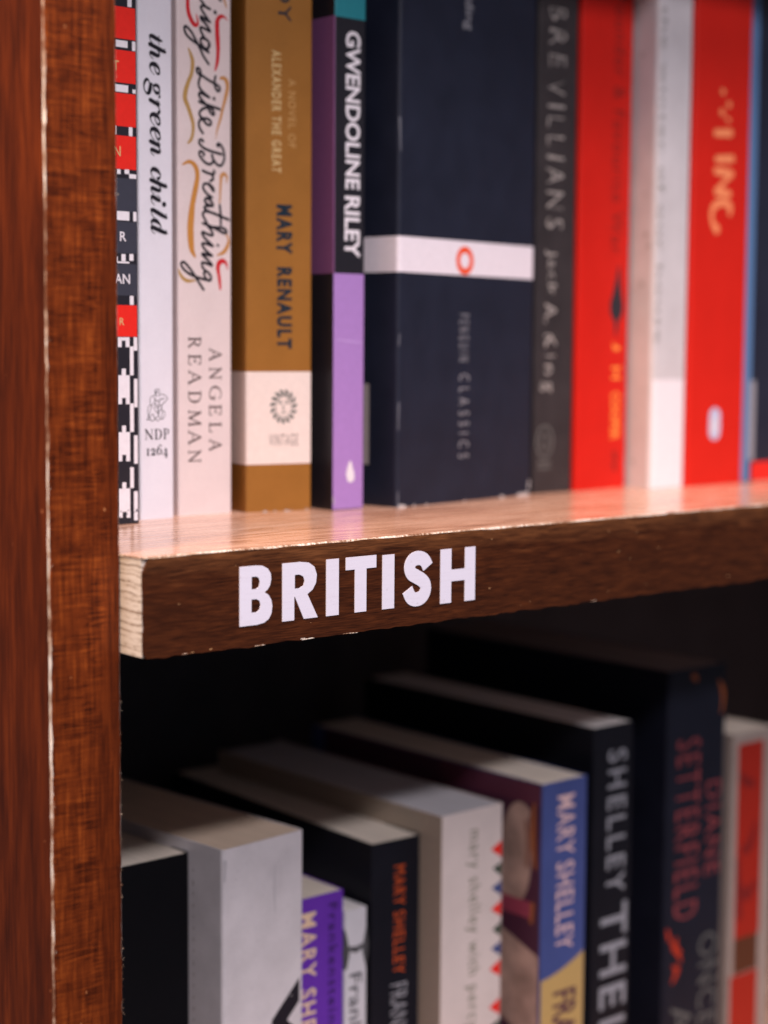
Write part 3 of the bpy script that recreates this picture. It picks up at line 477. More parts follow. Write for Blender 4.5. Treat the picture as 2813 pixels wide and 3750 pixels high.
for ch, (x0, x1, z0, z1) in zip('BRITISH', BRITISH):
    outer, holes = U[ch]; cu = bpy.data.curves.new('letter_source', 'CURVE'); cu.dimensions = '2D'; cu.fill_mode = 'BOTH'; cu.extrude = 0.00011
    for ring in [outer]+holes:
        sp = cu.splines.new('POLY'); sp.points.add(len(ring)-1); sp.use_cyclic_u = True
        for pt, (x, z) in zip(sp.points, ring): pt.co = ((x0+x*(x1-x0))*MM, (z0+z*(z1-z0))*MM, 0, 1)
    o = bpy.data.objects.new('letter_source', cu); COL.objects.link(o)
    me = bpy.data.meshes.new_from_object(o.evaluated_get(bpy.context.evaluated_depsgraph_get()))
    n0 = len(vs_all)
    vs_all += [(q.co.x, -.00012-q.co.z, q.co.y) for q in me.vertices]; fs_all += [tuple(i+n0 for i in pl.vertices) for pl in me.polygons]
    bpy.data.objects.remove(o); bpy.data.curves.remove(cu); bpy.data.meshes.remove(me)
def vinyl():
    nt = NT('white_vinyl'); f = nt.noise(nt.coord((500, 500, 500)), 1.0, 4, 0.65)
    st = nt.noise(nt.coord((90, 90, 1500)), 1.0, 3, 0.6)
    c = nt.mix(nt.ramp(f, [(0.62, (0, 0, 0)), (0.74, (1, 1, 1))]), (0.70, 0.675, 0.79), (0.58, 0.54, 0.62))
    c = nt.mix(nt.ramp(st, [(0.50, (0, 0, 0)), (0.75, (.5, .5, .5))]), c, (0.63, 0.59, 0.69))
    nt.set('Base Color', c); nt.set('Roughness', 0.45); nt.bump(st, .12, .0001); return nt.m
cw('lettering', mesh('lettering', vs_all, fs_all), [vinyl()], board_mid).matrix_parent_inverse = Matrix.Identity(4)

# ------------------------------------------------------------------ books
def pages_mat(name, col):
    nt = NT(name); f = nt.noise(nt.coord((3200, 14, 14)), 1.0, 3, 0.6); g = nt.noise(nt.coord((40, 40, 40)), 1.0, 3, 0.6)
    c = nt.ramp(f, [(0.3, tuple(k*.72 for k in col)), (0.6, col)])
    f3 = nt.noise(nt.coord((700, 5, 5)), 1.0, 3, 0.7)
    c = nt.mix(.45, c, nt.ramp(f3, [(0.35, tuple(k*.62 for k in col)), (0.6, tuple(min(1, k*1.1) for k in col))]))
    c = nt.mix(.25, c, nt.ramp(g, [(0.3, tuple(k*.7 for k in col)), (0.7, col)]))
    nt.set('Base Color', c); nt.set('Roughness', 0.9); nt.bump(f, .4, .0001); return nt.m
PAGE_CREAM = pages_mat('cream_page_edges', (0.70, 0.62, 0.53)); PAGE_WHITE = pages_mat('white_page_edges', (0.72, 0.69, 0.68)); PAGE_TAN = pages_mat('tan_page_edges', (0.60, 0.47, 0.36)); PAGE_DARK = pages_mat('dark_page_edges', (0.16, 0.14, 0.15))

class Book:
    def __init__(s, X, Y, z0, rot, w, h, cover_mat, label, group, depth=130, pages=PAGE_CREAM, rad=0.9, bulge=0.13):
        s.w, s.h, s.z0, s.D, s.r = w, h, z0, depth, rad
        s.root = empty('book', (X*MM, Y*MM, z0*MM), math.radians(rot)); tag(s.root, label, 'book', group)
        s.bulge = bulge
        s.prof = s.profile(0.0); inner = s.profile(-0.45)
        n = len(s.prof); nz = 30; vs = []; fs = []
        wv = wob(nz+1, .10, 4)
        for k in range(nz+1):
            z = h*k/nz
            for (x, y) in s.prof: vs.append((x*MM, (y)*MM, (z)*MM))
            for (x, y) in inner: vs.append((x*MM, y*MM, z*MM))
        R = 2*n
        for k in range(nz):
            for i in range(n-1):
                a = k*R+i; fs.append((a, a+1, a+1+R, a+R)); b = k*R+n+i; fs.append((b+1, b, b+R, b+1+R))
        for k in (0, nz):
            for i in range(n-1):
                q = (k*R+i, k*R+i+1, k*R+n+i+1, k*R+n+i); fs.append(q if k else q[::-1])
        me = mesh('cover', vs, fs); s.cover = link('cover', me, [cover_mat], s.root)
        for pl in me.polygons: pl.use_smooth = False
        pb = box_mesh('page_block', .5*MM, (w-.5)*MM, .5*MM, (depth-2)*MM, .4*MM, (h-.35)*MM)
        s.pages = link('page_block', pb, [pages], s.root)
    def profile(s, off, d=None):
        """plan of the cover (mm): left board, spine with rounded joints, right board; off grows outward"""
        r, w, D = s.r, s.w, (s.D if d is None else d); o = off; p = [(-o, D)]
        for k in range(6):
            a = math.pi+k/5*math.pi/2; p.append((r+(r+o)*math.cos(a), r+(r+o)*math.sin(a)))
        for k in range(1, 14):
            x = r+(w-2*r)*k/14; p.append((x, -o-s.bow(x)))
        for k in range(6):
            a = 1.5*math.pi+k/5*math.pi/2; p.append((w-r+(r+o)*math.cos(a), r+(r+o)*math.sin(a)))
        p.append((w+o, D)); return p
    def bow(s, x):
        q = (x-s.w/2)/(s.w/2-s.r); return s.bulge*(1-q*q) if abs(q) < 1 else 0.0
    def zz(s, v): return (v-s.z0)
    def printed(s, name, geo, mat, lift=0.085, face='spine', label=None):
        vs, fs = geo
        if face == 'spine':
            def pt(u, v):
                y = -lift; u_ = u
                if u < s.r and u >= -1: y = -lift+(s.r-math.sqrt(max(0, s.r**2-(s.r-max(u, 0))**2)))
                if u > s.w-s.r: y = -lift+(s.r-math.sqrt(max(0, s.r**2-(min(u, s.w)-s.w+s.r)**2)))
                return (u_*MM, (y-s.bow(u))*MM, s.zz(v)*MM)
            P = [pt(u, v) for u, v in vs]; F = fs
        else:      # left board: u = distance back from the spine
            P = [(-lift*MM, u*MM, s.zz(v)*MM) for u, v in vs]; F = [tuple(reversed(q)) for q in fs]
        o = link(name, mesh(name, P, [tuple(q) for q in F]), [mat], s.cover)
        if label: o['label'] = label
        return o
    def band(s, name, vt, vb, mat, d_left=None, d_right=None, part='all', lift=0.05, label=None, slope=0.0):
        """a printed zone wrapped round the joints"""
        pr = s.profile(lift, s.D-1)
        if part == 'spine': pr = pr[3:-3]
        if part == 'left': pr = pr[:5]
        vs = []; fs = []
        for (x, y) in pr: vs += [(x*MM, y*MM, s.zz(vb)*MM), (x*MM, y*MM, s.zz(vt)*MM)]
        for i in range(len(pr)-1): fs.append((2*i, 2*i+2, 2*i+3, 2*i+1))
        o = link(name, mesh(name, vs, fs), [mat], s.cover)
        if label: o['label'] = label
        return o
def ink(strokes, cell=.1, smooth=True): return ink_mesh('', strokes, cell, smooth)
def scuffs(b, n, u0, u1, v0, v1, su, sv, mat, name='scuff', face='spine'):
    g = []
    for _ in range(n):
        u = random.uniform(u0, u1); v = random.uniform(v0, v1); k = random.uniform(.4, 1)
        g.append([(u, v, .25*k), (u+random.uniform(-1, 1)*su*k, v+random.uniform(-1, 1)*sv*k, .2*k)])
    return b.printed(name, ink(g, .12), mat, .09, face)

UP, LO = 'books on the upper shelf', 'books on the lower shelf'
K = dict(
 black=ink_mat('black_ink', (0.012, 0.010, 0.016)), white=ink_mat('white_ink', (0.74, 0.70, 0.74)), slate=ink_mat('slate_ink', (0.040, 0.042, 0.060), .5),
 red=ink_mat('red_ink', (0.72, 0.020, 0.012), .5), crimson=ink_mat('crimson_ink', (0.55, 0.012, 0.020)), gold=ink_mat('gold_ink', (0.42, 0.25, 0.075)), ochre=ink_mat('ochre_ink', (0.50, 0.22, 0.045)),
 scuff=ink_mat('scuffed_board', (0.44, 0.42, 0.42), .9), teal=ink_mat('teal_ink', (0.020, 0.20, 0.24)), violet=ink_mat('violet_ink', (0.36, 0.20, 0.50), .42), orange=ink_mat('orange_ink', (0.78, 0.07, 0.008)),
 purplecover=ink_mat('dusky_violet_ink', (0.20, 0.075, 0.19)), navytxt=ink_mat('navy_ink', (0.006, 0.018, 0.032)), beige=ink_mat('beige_ink', (0.60, 0.42, 0.19)), dimgold=ink_mat('dim_gold_ink', (0.52, 0.30, 0.11)),
 sun=ink_mat('sun_ink', (0.045, 0.070, 0.065)), greyt=ink_mat('grey_ink', (0.34, 0.30, 0.29)), maroon=ink_mat('maroon_ink', (0.20, 0.012, 0.010)), yel=ink_mat('yellow_ink', (0.90, 0.26, 0.05)), palegrey=ink_mat('pale_grey_ink', (0.28, 0.28, 0.31)),
 peach=paper_mat('mottled_peach_ink', (0.48, 0.32, 0.26), .5, .28), plum=ink_mat('plum_ink', (0.075, 0.022, 0.045)), rose=ink_mat('rose_ink', (0.33, 0.055, 0.095)), blueink=ink_mat('blue_ink', (0.030, 0.055, 0.19)), green=ink_mat('dark_green_ink', (0.035, 0.055, 0.035)), pinktxt=ink_mat('pink_ink', (0.62, 0.42, 0.42)),
 buff=ink_mat('buff_ink', (0.46, 0.30, 0.11)), olive=ink_mat('olive_ink', (0.20, 0.19, 0.13)), ored=ink_mat('orange_red_ink', (0.58, 0.085, 0.015)), dustyred=ink_mat('dusty_red_ink', (0.24, 0.045, 0.05)), brightred=ink_mat('bright_red_ink', (0.46, 0.035, 0.010)), rust=ink_mat('rust_ink', (0.36, 0.09, 0.02)), brownink=ink_mat('brown_ink', (0.10, 0.03, 0.012)), dgrey=ink_mat('dark_grey_ink', (0.11, 0.11, 0.105)), sienna=ink_mat('sienna_ink', (0.36, 0.11, 0.035)))

# -- upper shelf
b = Book(20, 85.3, 0, 0, 34.9, 196, paper_mat('black_cover', (0.016, 0.015, 0.022), .42), 'black paperback with red and slate panels over a pixelated white pattern, beside the upright', UP)
for q in CHK_RED: b.printed('panel', rects([q]), K['red'], .05, label='red panel')
for q in CHK_SLATE: b.printed('panel', rects([q]), K['slate'], .05, label='slate panel')
b.printed('pattern', rects(CHK_WHITE), K['white'], .055)
wl_ = [-6.0, 0]
for ch_, bx_ in (('T', CHK_T), ('N', CHK_N), ('R', CHK_R2)): b.printed('title', text_flat(ch_, bx_, .002), K['beige'], .09)
b.printed('author_name', join(text_flat('R', CHK_R, .012), text_flat('AN', CHK_AN, .012)), K['white'], .09)
scuffs(b, 16, 26, 34, 0.3, 5, 1.2, .5, K['slate'])

b = Book(60.9, 94, 0, 0, 14.2, 203, paper_mat('cool_white_cover', (0.70, 0.68, 0.74), .40, .03), 'slim white paperback with bold black italic title and a line drawing of a seated figure', UP, pages=PAGE_WHITE)
g = []
for ch, u, v_, xh, adv in GREEN: g += rot_glyph(bold(SCRIPT[ch], 1.4), u, v_-adv*.03, xh, adv/GW[ch]*.92)
b.printed('title', ink(g, .085), K['black'])
b.printed('emblem', ink(FIGURE_INK, .05, True), K['black'])
g = []
for ch, (u0, u1, vt, vb) in list(zip('NDP', NDP))+list(zip('1264', N1264)):
    tk, tn, sf = (.088, .030, .024)
    hh = vt-vb; g += [[(u0+x*(u1-u0), vb+y*hh, r*5.5*.62) for x, y, r in st] for st in glyph_serif(ch, tk, tn, sf)]
b.printed('number', ink(g, .05), K['black'])

b = Book(80.1, 98.5, 0, 0, 23.6, 198, paper_mat('pinkish_cream_cover', (0.69, 0.585, 0.575), .42, .03), 'pinkish cream paperback with a black handwritten title among red and ochre brush strokes', UP)
for sts, kk, nm_ in ((BRUSH_OCHRE, 'ochre', 'ochre'), (BRUSH_GOLD, 'gold', 'gold'), (BRUSH_RED, 'crimson', 'red')):
    for st in sts: b.printed('brush_stroke', ink([st], .11), K[kk], .06, label=nm_+' brush stroke')
b.printed('title', ink([[(u, v, r*1.16) for u, v, r in st] for st in SCRIPT_INK], .10), K['black'], .09)
g = []
for ch, u, v_, H, adv in ANGELA+READMAN: g += rot_glyph(glyph_serif(ch, .064, .036, .028), u, v_, H, adv)
b.printed('author_name', ink(g, .07), ink_mat('sepia_ink', (0.055, 0.030, 0.028)))

b = Book(106.9, 94, 0, -10, 27.3, 204, paper_mat('ochre_brown_cover', (0.285, 0.117, 0.019), .5, .05, .3), 'thick ochre brown paperback with a cream label bearing a small sun face', UP)
lm = ink_mat('label_cream', (0.76, 0.64, 0.58), .45)
b.band('cover_label', TB['label'][2], TB['label'][3], lm)
b.printed('title', text_down('BOY', (12.86, 18.29, 198.5, 178.66), 0, 1.05), K['navytxt'])
b.printed('subtitle', text_down('ALEXANDER THE GREAT', TB['alex'], .02, 1.3), K['beige']); b.printed('subtitle', text_down('A NOVEL OF', TB['novel'], -.004, 1.15), K['dimgold'])
b.printed('author_name', join(text_down('MARY', TB['mary'], .045, 1.3), text_down('RENAULT', TB['renault'], .045, 1.3)), K['navytxt'])
u0, u1, vt, vb = TB['sun']; cu_, cv = (u0+u1)/2, (vt+vb)/2; rx, ry = (u1-u0)/2, (vt-vb)/2; g = []
for k in range(15):
    a = k/15*2*math.pi; g.append([(cu_+rx*.70*math.cos(a), cv+ry*.72*math.sin(a), .30), (cu_+rx*.86*math.cos(a+.04), cv+ry*.86*math.sin(a+.04), .62), (cu_+rx*1.0*math.cos(a+.14), cv+ry*1.0*math.sin(a+.14), .26)])
g.append([(cu_+rx*.62*math.cos(t), cv+ry*.66*math.sin(t), .12+.16*max(0, math.sin(t))) for t in np.linspace(0, 2*math.pi, 26)])
for sx in (-1, 1): g.append([(cu_+sx*1.5-.5, cv+1.3, .26), (cu_+sx*1.5+.5, cv+1.3, .26)]); g.append([(cu_+sx*1.5-.8, cv+2.1, .16), (cu_+sx*1.5+.7, cv+2.2, .16)])
g += [[(cu_, cv+1.0, .14), (cu_-.3, cv-.8, .2), (cu_+.4, cv-.9, .14)], [(cu_-1, cv-2.1, .16), (cu_, cv-2.3, .26), (cu_+1, cv-2.1, .16)]]
b.printed('emblem', ink(g, .09), K['sun']); b.printed('imprint', text_flat('VINTAGE', TB['vint'], .0, 1.3), ink_mat('taupe_text_ink', (.13, .10, .095)))
scuffs(b, 5, 8, 26, 0.1, .5, 2.2, .2, K['scuff'])

b = Book(138.4, 82, 0, 0, 15.0, 200, paper_mat('black_violet_cover', (0.014, 0.013, 0.018), .38, .05), 'black and violet paperback with bold white capitals and a teal patch near the top', UP)
sp = TB['split'][2]
b.band('violet_panel', sp, 0.3, K['violet'], part='spine'); b.band('violet_panel', 182, sp, K['purplecover'], part='left', label='dusky violet panel on the side cover'); b.band('teal_patch', 201-2, 181.7, K['teal'], part='spine')
b.printed('author_name', join(text_down('GWENDOLINE', TB['gwen'], .026, 1.0), text_down('RILEY', TB['riley'], .026, 1.0)), K['white'])
d0 = TB['drop']; b.printed('emblem', ink([[(8.2, 17.9, .45), (8.1, 15.6, 1.25), (8.2, 13.4, 1.9), (8.4, 12.0, 1.8)]], .1), K['white'])
b.printed('crease', ink([[(1, 63.9, .2), (7, 63.3, .3), (14.4, 62.7, .2)]], .1), ink_mat('pale_violet_ink', (.46, .30, .60)), .08)
scuffs(b, 5, .2, .7, .5, 6, .1, 1.0, K['scuff'])

b = Book(164.8, 75.7, 0, 8.5, 87.4, 217, paper_mat('navy_cover', (0.0105, 0.0135, 0.028), .5, .12, .3), 'very thick navy blue paperback with a white band carrying an orange oval ring', UP, depth=120, rad=1.6, pages=PAGE_WHITE)
b.band('white_band', 103.0, 89.6, ink_mat('band_white', (0.76, 0.70, 0.76)), part='all')
u0, u1, vt, vb = TB['O']; cu_, cv = (u0+u1)/2, (vt+vb)/2
b.printed('emblem', ink([[(cu_+4.3*math.cos(t), cv+4.3*math.sin(t), 1.25) for t in np.linspace(0, 2*math.pi, 30)]], .12), K['orange'], .09)
b.printed('series_name', join(text_down('PENGUIN', (37.2, 43.4, TB['peng'][2], TB['peng'][3]), -.004, 2.0), text_down('CLASSICS', (37.6, 44, TB['clas'][2], TB['clas'][3]), -.004, 2.0)), K['palegrey']); b.printed('author_name', text_down('Fielding', TB['author'], 0, 1.0), K['palegrey'])
g = [[(.8+random.uniform(-.3, .3), v_, random.uniform(.2, .35)), (.9+random.uniform(-.3, .4), v_-random.uniform(4, 14), random.uniform(.1, .3))] for v_ in (147, 66, 40, 6)]
g += [[(random.uniform(1, 86), random.uniform(.1, .8), random.uniform(.2, .5)), (random.uniform(1, 86), .3, .1)][:1]*2 for _ in range(5)] + [[(1.5, .6, .6), (5, .3, .4)], [(85.4, 3, .6), (85.8, 6, .4)], [(66, .4, .5), (68, .3, .4)], [(78, .4, .5), (85, .5, .7)]]
b.printed('scuff', ink(g[:4], .14), ink_mat('rubbed_navy', (.10, .105, .13)), .09, label='faint rubbing along the joint'); b.printed('scuff', ink(g[4:], .14), K['scuff'], .09)
b.printed('sticker', rects([(14.4, 17.2, 47, 16)]), K['greyt'], .09, 'left', label='narrow pale strip on the side cover')

b = Book(254.2, 90.5, 0, 0, 23.6, 226, paper_mat('charcoal_cover', (0.034, 0.028, 0.030), .40, .15), 'charcoal paperback with pale rough brushed lettering, between the navy and the red book', UP)
def rough(geo, k=.35):
    return [(u+random.uniform(-k, k)*.5, v+random.uniform(-k, k)) for u, v in geo[0]], geo[1]
b.printed('title', rough(join(text_down('ABRE', (6, 16, 214, 178.5), -.012, 1.5), text_down('VILLIANS', (5.5, 15.8, 172.5, 111.5), -.012, 1.5)), .7), ink_mat('chalk_ink', (0.33, 0.30, 0.285)))
b.printed('author_name', rough(join(text_down('Jack', (5.5, 12.5, 102, 84), -.006, 1.2), text_down('A.', (5.5, 12.5, 80, 72), -.006), text_down('King', (3.5, 12.5, 67.5, 43), .0, 1.5)), .6), ink_mat('chalk_ink', (0.33, 0.30, 0.285)))
g = [[(6.5+5*math.cos(t), 22+6.5*math.sin(t), .45) for t in np.linspace(0, 6.28, 20)], [(6.5+2.4*math.cos(t), 22+3*math.sin(t), .4) for t in np.linspace(0, 6.28, 14)], [(3, 13, .5), (10, 13, .5)], [(3, 10.8, .4), (10, 10.8, .4)]]
b.printed('emblem', ink(g, .14), K['dgrey'])

b = Book(279, 89.5, 0, 0, 32.6, 224, paper_mat('scarlet_cover', (0.56, 0.011, 0.005), .5, .04, .25), 'scarlet paperback with a black plume and small yellow lettering, right of the charcoal one', UP)
b.printed('title', text_down('Founder & Favourite War', (20.5, 27.5, 212, 102), .0, 1.15), K['maroon'])
b.printed('emblem', ink([[(25.6, 97, .35), (25.2, 90, 1.6), (24.8, 84, 3.0), (24.6, 80, 4.2), (24.6, 77.5, 3.8), (24.5, 74, 1.6), (24.5, 67, .35)]], .14), ink_mat('plume_ink', (.022, .022, .03)))
b.printed('author_name', join(text_down('J', (22.5, 27, 64.5, 60.5), .02), text_down('H', (22, 28, 53.5, 48), .02), text_down('COOPER', (22, 28, 42.5, 21.5), .02, .95)), K['yel'])
b.printed('imprint', ink([[(24.8, 16, .9), (25.6, 13.2, 1.2)], [(24.6, 11, 1.0), (25.4, 8.5, .9)]], .14), K['maroon'])
scuffs(b, 40, 32, 32.6, 2, 200, .2, 3.5, K['scuff']); scuffs(b, 4, 1, 31, .2, .9, 1.5, .3, ink_mat('orange_chip', (.7, .22, .07)))

b = Book(313.8, 77, 0, 0, 22.9, 231, paper_mat('grey_white_cover', (0.56, 0.53, 0.55), .45, .06), 'grey white paperback with a whiter label at its foot, between two red books', UP, pages=PAGE_WHITE, rad=2.2)
b.band('foot_label', 47.9, .3, ink_mat('label_white', (0.76, 0.72, 0.76)), part='spine')
b.printed('title', text_down('the winter of our house', (1.6, 5.2, 208, 64), .0, 1.1), ink_mat('faint_grey_ink', (.22, .20, .19)))
b.printed('scuff', ink([[(5+random.uniform(-2, 6), random.uniform(5, 200), random.uniform(.5, 1.4)), (5+random.uniform(-2, 6), random.uniform(5, 200), .6)][:1]*2 for _ in range(7)], .2), ink_mat('grey_stain', (.42, .40, .40)), .09, 'left')

b = Book(337.2, 76, 0, 0, 40, 229, paper_mat('vermilion_cover', (0.56, 0.013, 0.006), .5, .03, .25), 'thick vermilion paperback with large pale orange capitals and a pale oval emblem', UP, rad=1.4)
og = ink_mat('foil_glint_orange', (0.84, 0.26, 0.11))
b.printed('title', ink(FOIL_GLINTS, .2), og)  # only the parts where foil capitals catch light, drawn as flat colour
b.printed('emblem', ink([[(18.9, 31.2, 3.9), (18.9, 24.4, 3.9)]], .2), ink_mat('pale_blue_oval', (.46, .50, .68))); b.printed('emblem', ink([[(18.9, 29.5, 1.5), (18.5, 25.5, 1.9)]], .15), ink_mat('oval_core', (.62, .62, .68)), .12)

b = Book(379, 80, 0, 0, 30, 233, paper_mat('midnight_cover', (0.016, 0.018, 0.034), .35, .1), 'dark blue book with a paler blue edge and red foot, right of the vermilion one', UP, rad=2.0)
b.band('blue_edge', 232.5, .3, ink_mat('steel_blue_ink', (0.10, 0.20, 0.38), .4), part='left'); b.printed('blue_stripe', rects([(1.2, 8.2, 232, .5)]), ink_mat('steel_blue_ink', (0.10, 0.20, 0.38), .4), .05)
b.printed('label', rects([(7.0, 11.5, 47, 10)]), K['palegrey'], .09); b.printed('foot_panel', rects([(10, 29, 9, .4)]), K['red'], .07)

# -- lower shelf
ZL = -285.0
b = Book(38, 90, ZL, 0, 40.2, ZL*-1-121.9, paper_mat('deep_black_cover', (0.0025, 0.0025, 0.004), .6, .06, .15), 'plain black paperback with cream page tops, tucked beside the upright', LO, depth=140, pages=PAGE_CREAM)
b = Book(80.3, 72, ZL, 5, 39.6, 285-117.6, paper_mat('dirty_white_cover', (0.62, 0.58, 0.60), .5, .07), 'thick off white paperback with scuffed spine and a single large black letter', LO, depth=150, pages=PAGE_TAN, rad=1.6)
g = text_down('V', (23.4, 37.4, -173.5, -203), .07); b.printed('title', g, K['black'])
b.printed('blurb', ink([[(16.4+random.uniform(-.2, .2), v_, .33), (16.4, v_-random.uniform(.2, 1.4), .3)] for v_ in np.arange(-128, -220, -4.3)], .12), K['greyt'], .08, 'left')
b.printed('smudge', ink([[(random.uniform(4, 36), random.uniform(-180, -122), .3), (random.uniform(4, 36), random.uniform(-180, -122), .2)][:1]*2 for _ in range(18)]+[[(25, -128, .25), (24.6, -138, .4), (25, -146, .2)], [(1.2, -122, .7), (.9, -129, .4)]], .14), ink_mat('smudge_grey', (.48, .45, .47)), .08)

b = Book(120.5, 83, ZL, 0, 25, 285-147.3, paper_mat('violet_cover', (0.125, 0.028, 0.38), .42, .05), 'short bright purple paperback with yellow capitals half hidden by the white book', LO, pages=PAGE_CREAM)
b.printed('author_name', text_down('MARY SHELLEY', (3.2, 11.2, -153, -221), .02, 1.25), ink_mat('pale_yellow_ink', (.72, .52, .36)))
b.printed('title', text_down('Frankenstein', (17.2, 21.8, -151.5, -199), .015, 1.25), ink_mat('indigo_ink', (.035, .012, .10)))
b = Book(146.2, 83, ZL, 0, 11.2, 285-156.6, paper_mat('bw_cover', (0.60, 0.59, 0.63), .35, .05), 'thin white paperback with black blotches between the purple and the black book', LO, pages=PAGE_WHITE)
b.printed('photo', ink([[(-.3, -164, .5), (.3, -170.5, 1.5), (.4, -173, 1.9), (.2, -179, .8)], [(11.2, -164, .5), (10.8, -170, 1.5), (10.6, -173, 2.0), (11, -180, .6)], [(3, -171.8, 1.0), (5.5, -172.6, 1.2), (8, -171.8, 1.0)]], .12), ink_mat('photo_black', (.07, .07, .075)))
b.printed('title', text_down('Frank', (2.2, 8.4, -182, -207), .01, 1.05), ink_mat('soft_black_ink', (.07, .07, .08)))
b = Book(159.6, 83, ZL, -3, 24.4, 285-132.4, paper_mat('black_orange_cover', (0.006, 0.006, 0.011), .5, .1, .25), 'black paperback with cream page tops and small orange capitals down the spine', LO, depth=150)
b.printed('author_name', join(text_down('MARY', (11, 16.6, -143, -159), .0, 1.2), text_down('SHELLEY', (11, 16.6, -161.5, -187), .0, 1.2)), K['ored']); b.printed('title', text_down('FRANKENSTEIN', (9.5, 18, -191, -240), .0, 1.1), K['palegrey'])
b = Book(184.8, 70, ZL, 0, 33.6, 285-122.9, paper_mat('warm_cream_cover', (0.62, 0.53, 0.50), .48, .04), 'cream paperback with red, green and blue triangles along the right edge of its spine', LO, depth=150, pages=pages_mat('grey_page_edges', (.46, .45, .48)), rad=.4)
b.printed('title', text_down('mary shelley with percy shelley', (13, 21.5, -131, -240), .0, 1.2), K['olive'])
cm = {'r': K['red'], 'g': K['green'], 'b': K['blueink']}; nm = {'r': 'red triangle', 'g': 'dark green triangle', 'b': 'blue triangle'}
for c in 'rgb':
    ts = [t for k, t in TRI if k == c]; ts += [[(u, v-66*1.0) for u, v in t] for t in ts]
    for t in ts: b.printed('triangle', (t, [(0, 1, 2)]), cm[c], .08, label=nm[c])
b.band('side_tint', -123.2, -284.5, ink_mat('taupe_tone', (.40, .32, .25)), part='left')  # left cover coloured darker and browner than the cream spine
b = Book(229.2, 58, ZL, 0, 26.4, 285-114.8, paper_mat('cobalt_cover', (0.050, 0.070, 0.215), .42, .06), 'cobalt blue paperback with pink capitals and a figure painting on its side cover', LO, depth=150, pages=PAGE_CREAM, rad=.4)
b.printed('painting', rects([(.8, 140, -115.2, -230)]), K['plum'], .05, 'left', label='dark plum ground')
b.printed('painting', rects([(1.0, 60, -115.6, -124)]), ink_mat('maroon_drape', (.12, .030, .055)), .07, 'left', label='maroon drapery')
b.printed('painting', ink([[(9, -128, 2.2), (13, -130, 5.5), (14.5, -138, 8.0), (14, -147, 8.2), (15, -156, 8.0), (17, -163, 6.5)]], .3), K['peach'], .09, 'left', label='peach coloured shoulder')
b.printed('painting', ([(1.2, -187), (26, -178), (26, -216), (1.2, -226)], [(0, 1, 2, 3)]), K['peach'], .09, 'left', label='peach coloured limb')
b.printed('painting', ink([[(9, -132, 1.0), (7.5, -140, 1.6), (8.2, -150, 1.2)]], .2), ink_mat('warm_shadow_ink', (.30, .15, .11)), .12, 'left', label='brown contour')
b.printed('painting', ink([[(4.6, -124, .8), (5.0, -131, 1.2), (4.8, -140, 1.3), (3.6, -150, .8)], [(5, -166, 1.2), (5.4, -173, 1.1)]], .2), K['sienna'], .13, 'left', label='sienna hair')
b.printed('painting', rects([(6, 26, -165, -172)]), K['rose'], .14, 'left', label='rose cloth')
b.printed('author_name', join(text_down('MARY', (8.6, 19, -121, -146), .01, 1.15), text_down('SHELLEY', (8.6, 19, -149, -186), .01, 1.15)), K['pinktxt'])
b.printed('title_panel', ([q for u in np.linspace(.45, 25.9, 18) for q in ((u, -284), (u, -197+8*((u/26)**1.6)))], [(2*i, 2*i+2, 2*i+3, 2*i+1) for i in range(17)]), K['buff'], .06); b.printed('title', text_down('FRANKENSTEIN', (7.5, 21.5, -203.5, -283), .02, 1.0), K['plum'], .1)
b = Book(270.5, 68, ZL, 0, 25.3, 285-99, paper_mat('black_grey_cover', (0.005, 0.005, 0.009), .5, .1, .25), 'black paperback with grey capitals and bright white page tops', LO, depth=150, pages=PAGE_WHITE)
b.printed('author_name', text_down('SHELLEY', (9, 21, -110, -173), .012, 1.3), K['palegrey']); b.printed('title', join(text_down('THE', (6, 23, -178, -224), .015, 1.15), text_down('LAST', (6, 23, -229, -284), .015, 1.15)), K['palegrey'])
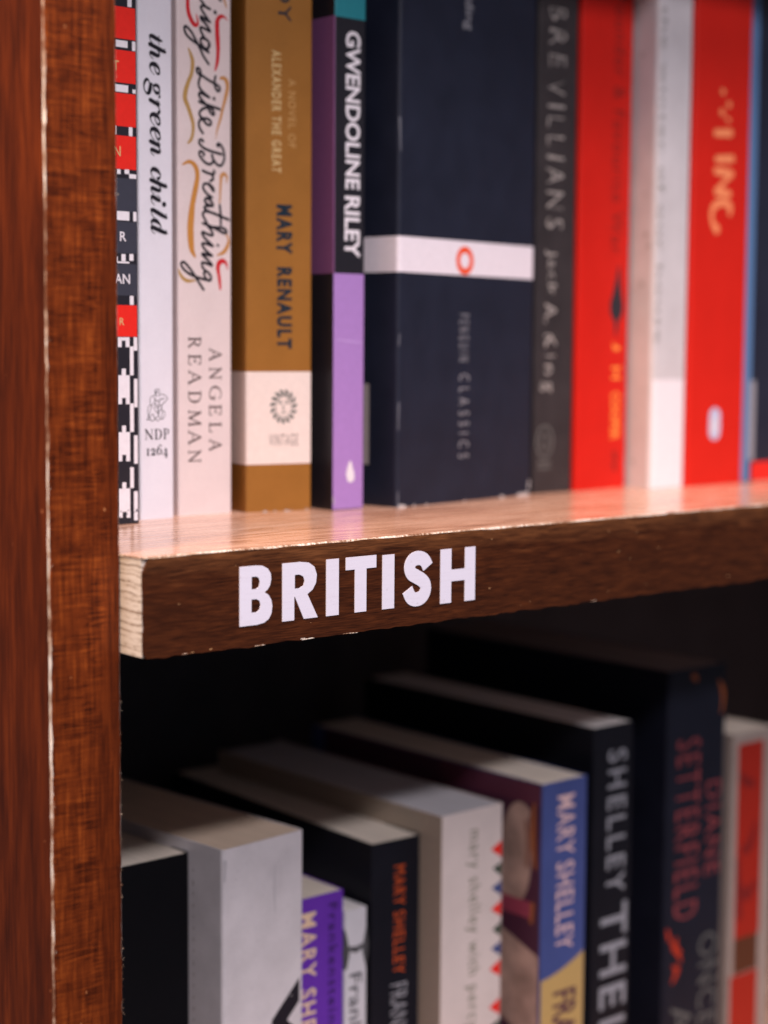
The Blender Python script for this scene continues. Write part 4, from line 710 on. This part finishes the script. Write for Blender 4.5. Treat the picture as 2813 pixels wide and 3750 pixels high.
b = Book(321.5, 70, ZL, 0, 40.8, 285-81, paper_mat('midnight_blue_cover', (0.008, 0.009, 0.018), .5, .12, .25), 'tall dark blue black hardback with dull red capitals, above its neighbours', LO, depth=160, pages=PAGE_DARK, rad=1.6)
b.printed('author_name', join(text_down('SETTERFIELD', (6.2, 22.5, -113, -196), .0, 1.25), text_down('DIANE', (27.5, 38, -135, -179), .0, 1.2)), K['dustyred'])
for st in ([[(2.2, -199, .7), (3.4, -203, 1.2)]], [[(5.5, -205, .8), (8, -209, 1.7), (11.5, -211, .9)], [(8, -209, 1.3), (8.6, -204, .6)], [(8, -209, 1.2), (12, -215, .7)]], [[(7, -217, .8), (9.5, -219, 1.5), (6.5, -224, .7)]]): b.printed('flower', ink(st, .2), K['brightred'])
for st in ([[(16.5, -84.8, 1.5), (18.5, -86.2, 1.5)]], [[(35, -89, .7), (37.5, -93, 1.2), (38.2, -98, .8), (37.4, -104, .5)]]): b.printed('leaf', ink(st, .2), K['rust'])
b.printed('title', join(text_down('ONCE', (24.5, 38, -206, -250), .0, 1.1), text_down('A', (6, 20, -236, -250), .0)), K['dgrey'])
b = Book(368.5, 70, ZL, 0, 31, 285-116, paper_mat('parchment_cover', (0.34, 0.27, 0.235), .5, .05), 'parchment coloured book with a red panel at the right end of the lower row', LO, depth=150, pages=PAGE_CREAM)
b.printed('red_panel', rects([(3.6, 22.5, -121, -214)]), ink_mat('deep_red_ink', (.36, .016, .006)), .06); b.printed('dark_panel', rects([(3.4, 21.5, -214, -231)]), K['brownink'], .07); b.printed('red_panel', rects([(1.5, 22, -231.5, -284)]), ink_mat('deep_red_ink', (.36, .016, .006)), .06)
b.printed('maroon_strokes', ink([[(5, -135, 1), (9, -139, 2.2), (15, -141, 1.8)], [(18, -160, 1), (14, -170, 2.5), (9, -172, 2)], [(6, -188, 1.5), (12, -194, 3), (18, -190, 2)], [(5, -176, 1.5), (7, -203, 2.2)]], .3), K['maroon'], .09)  # loose maroon strokes over the upper red panel

for sub in [o for o in bpy.data.objects if o.type == 'MESH']: sub.data.validate()
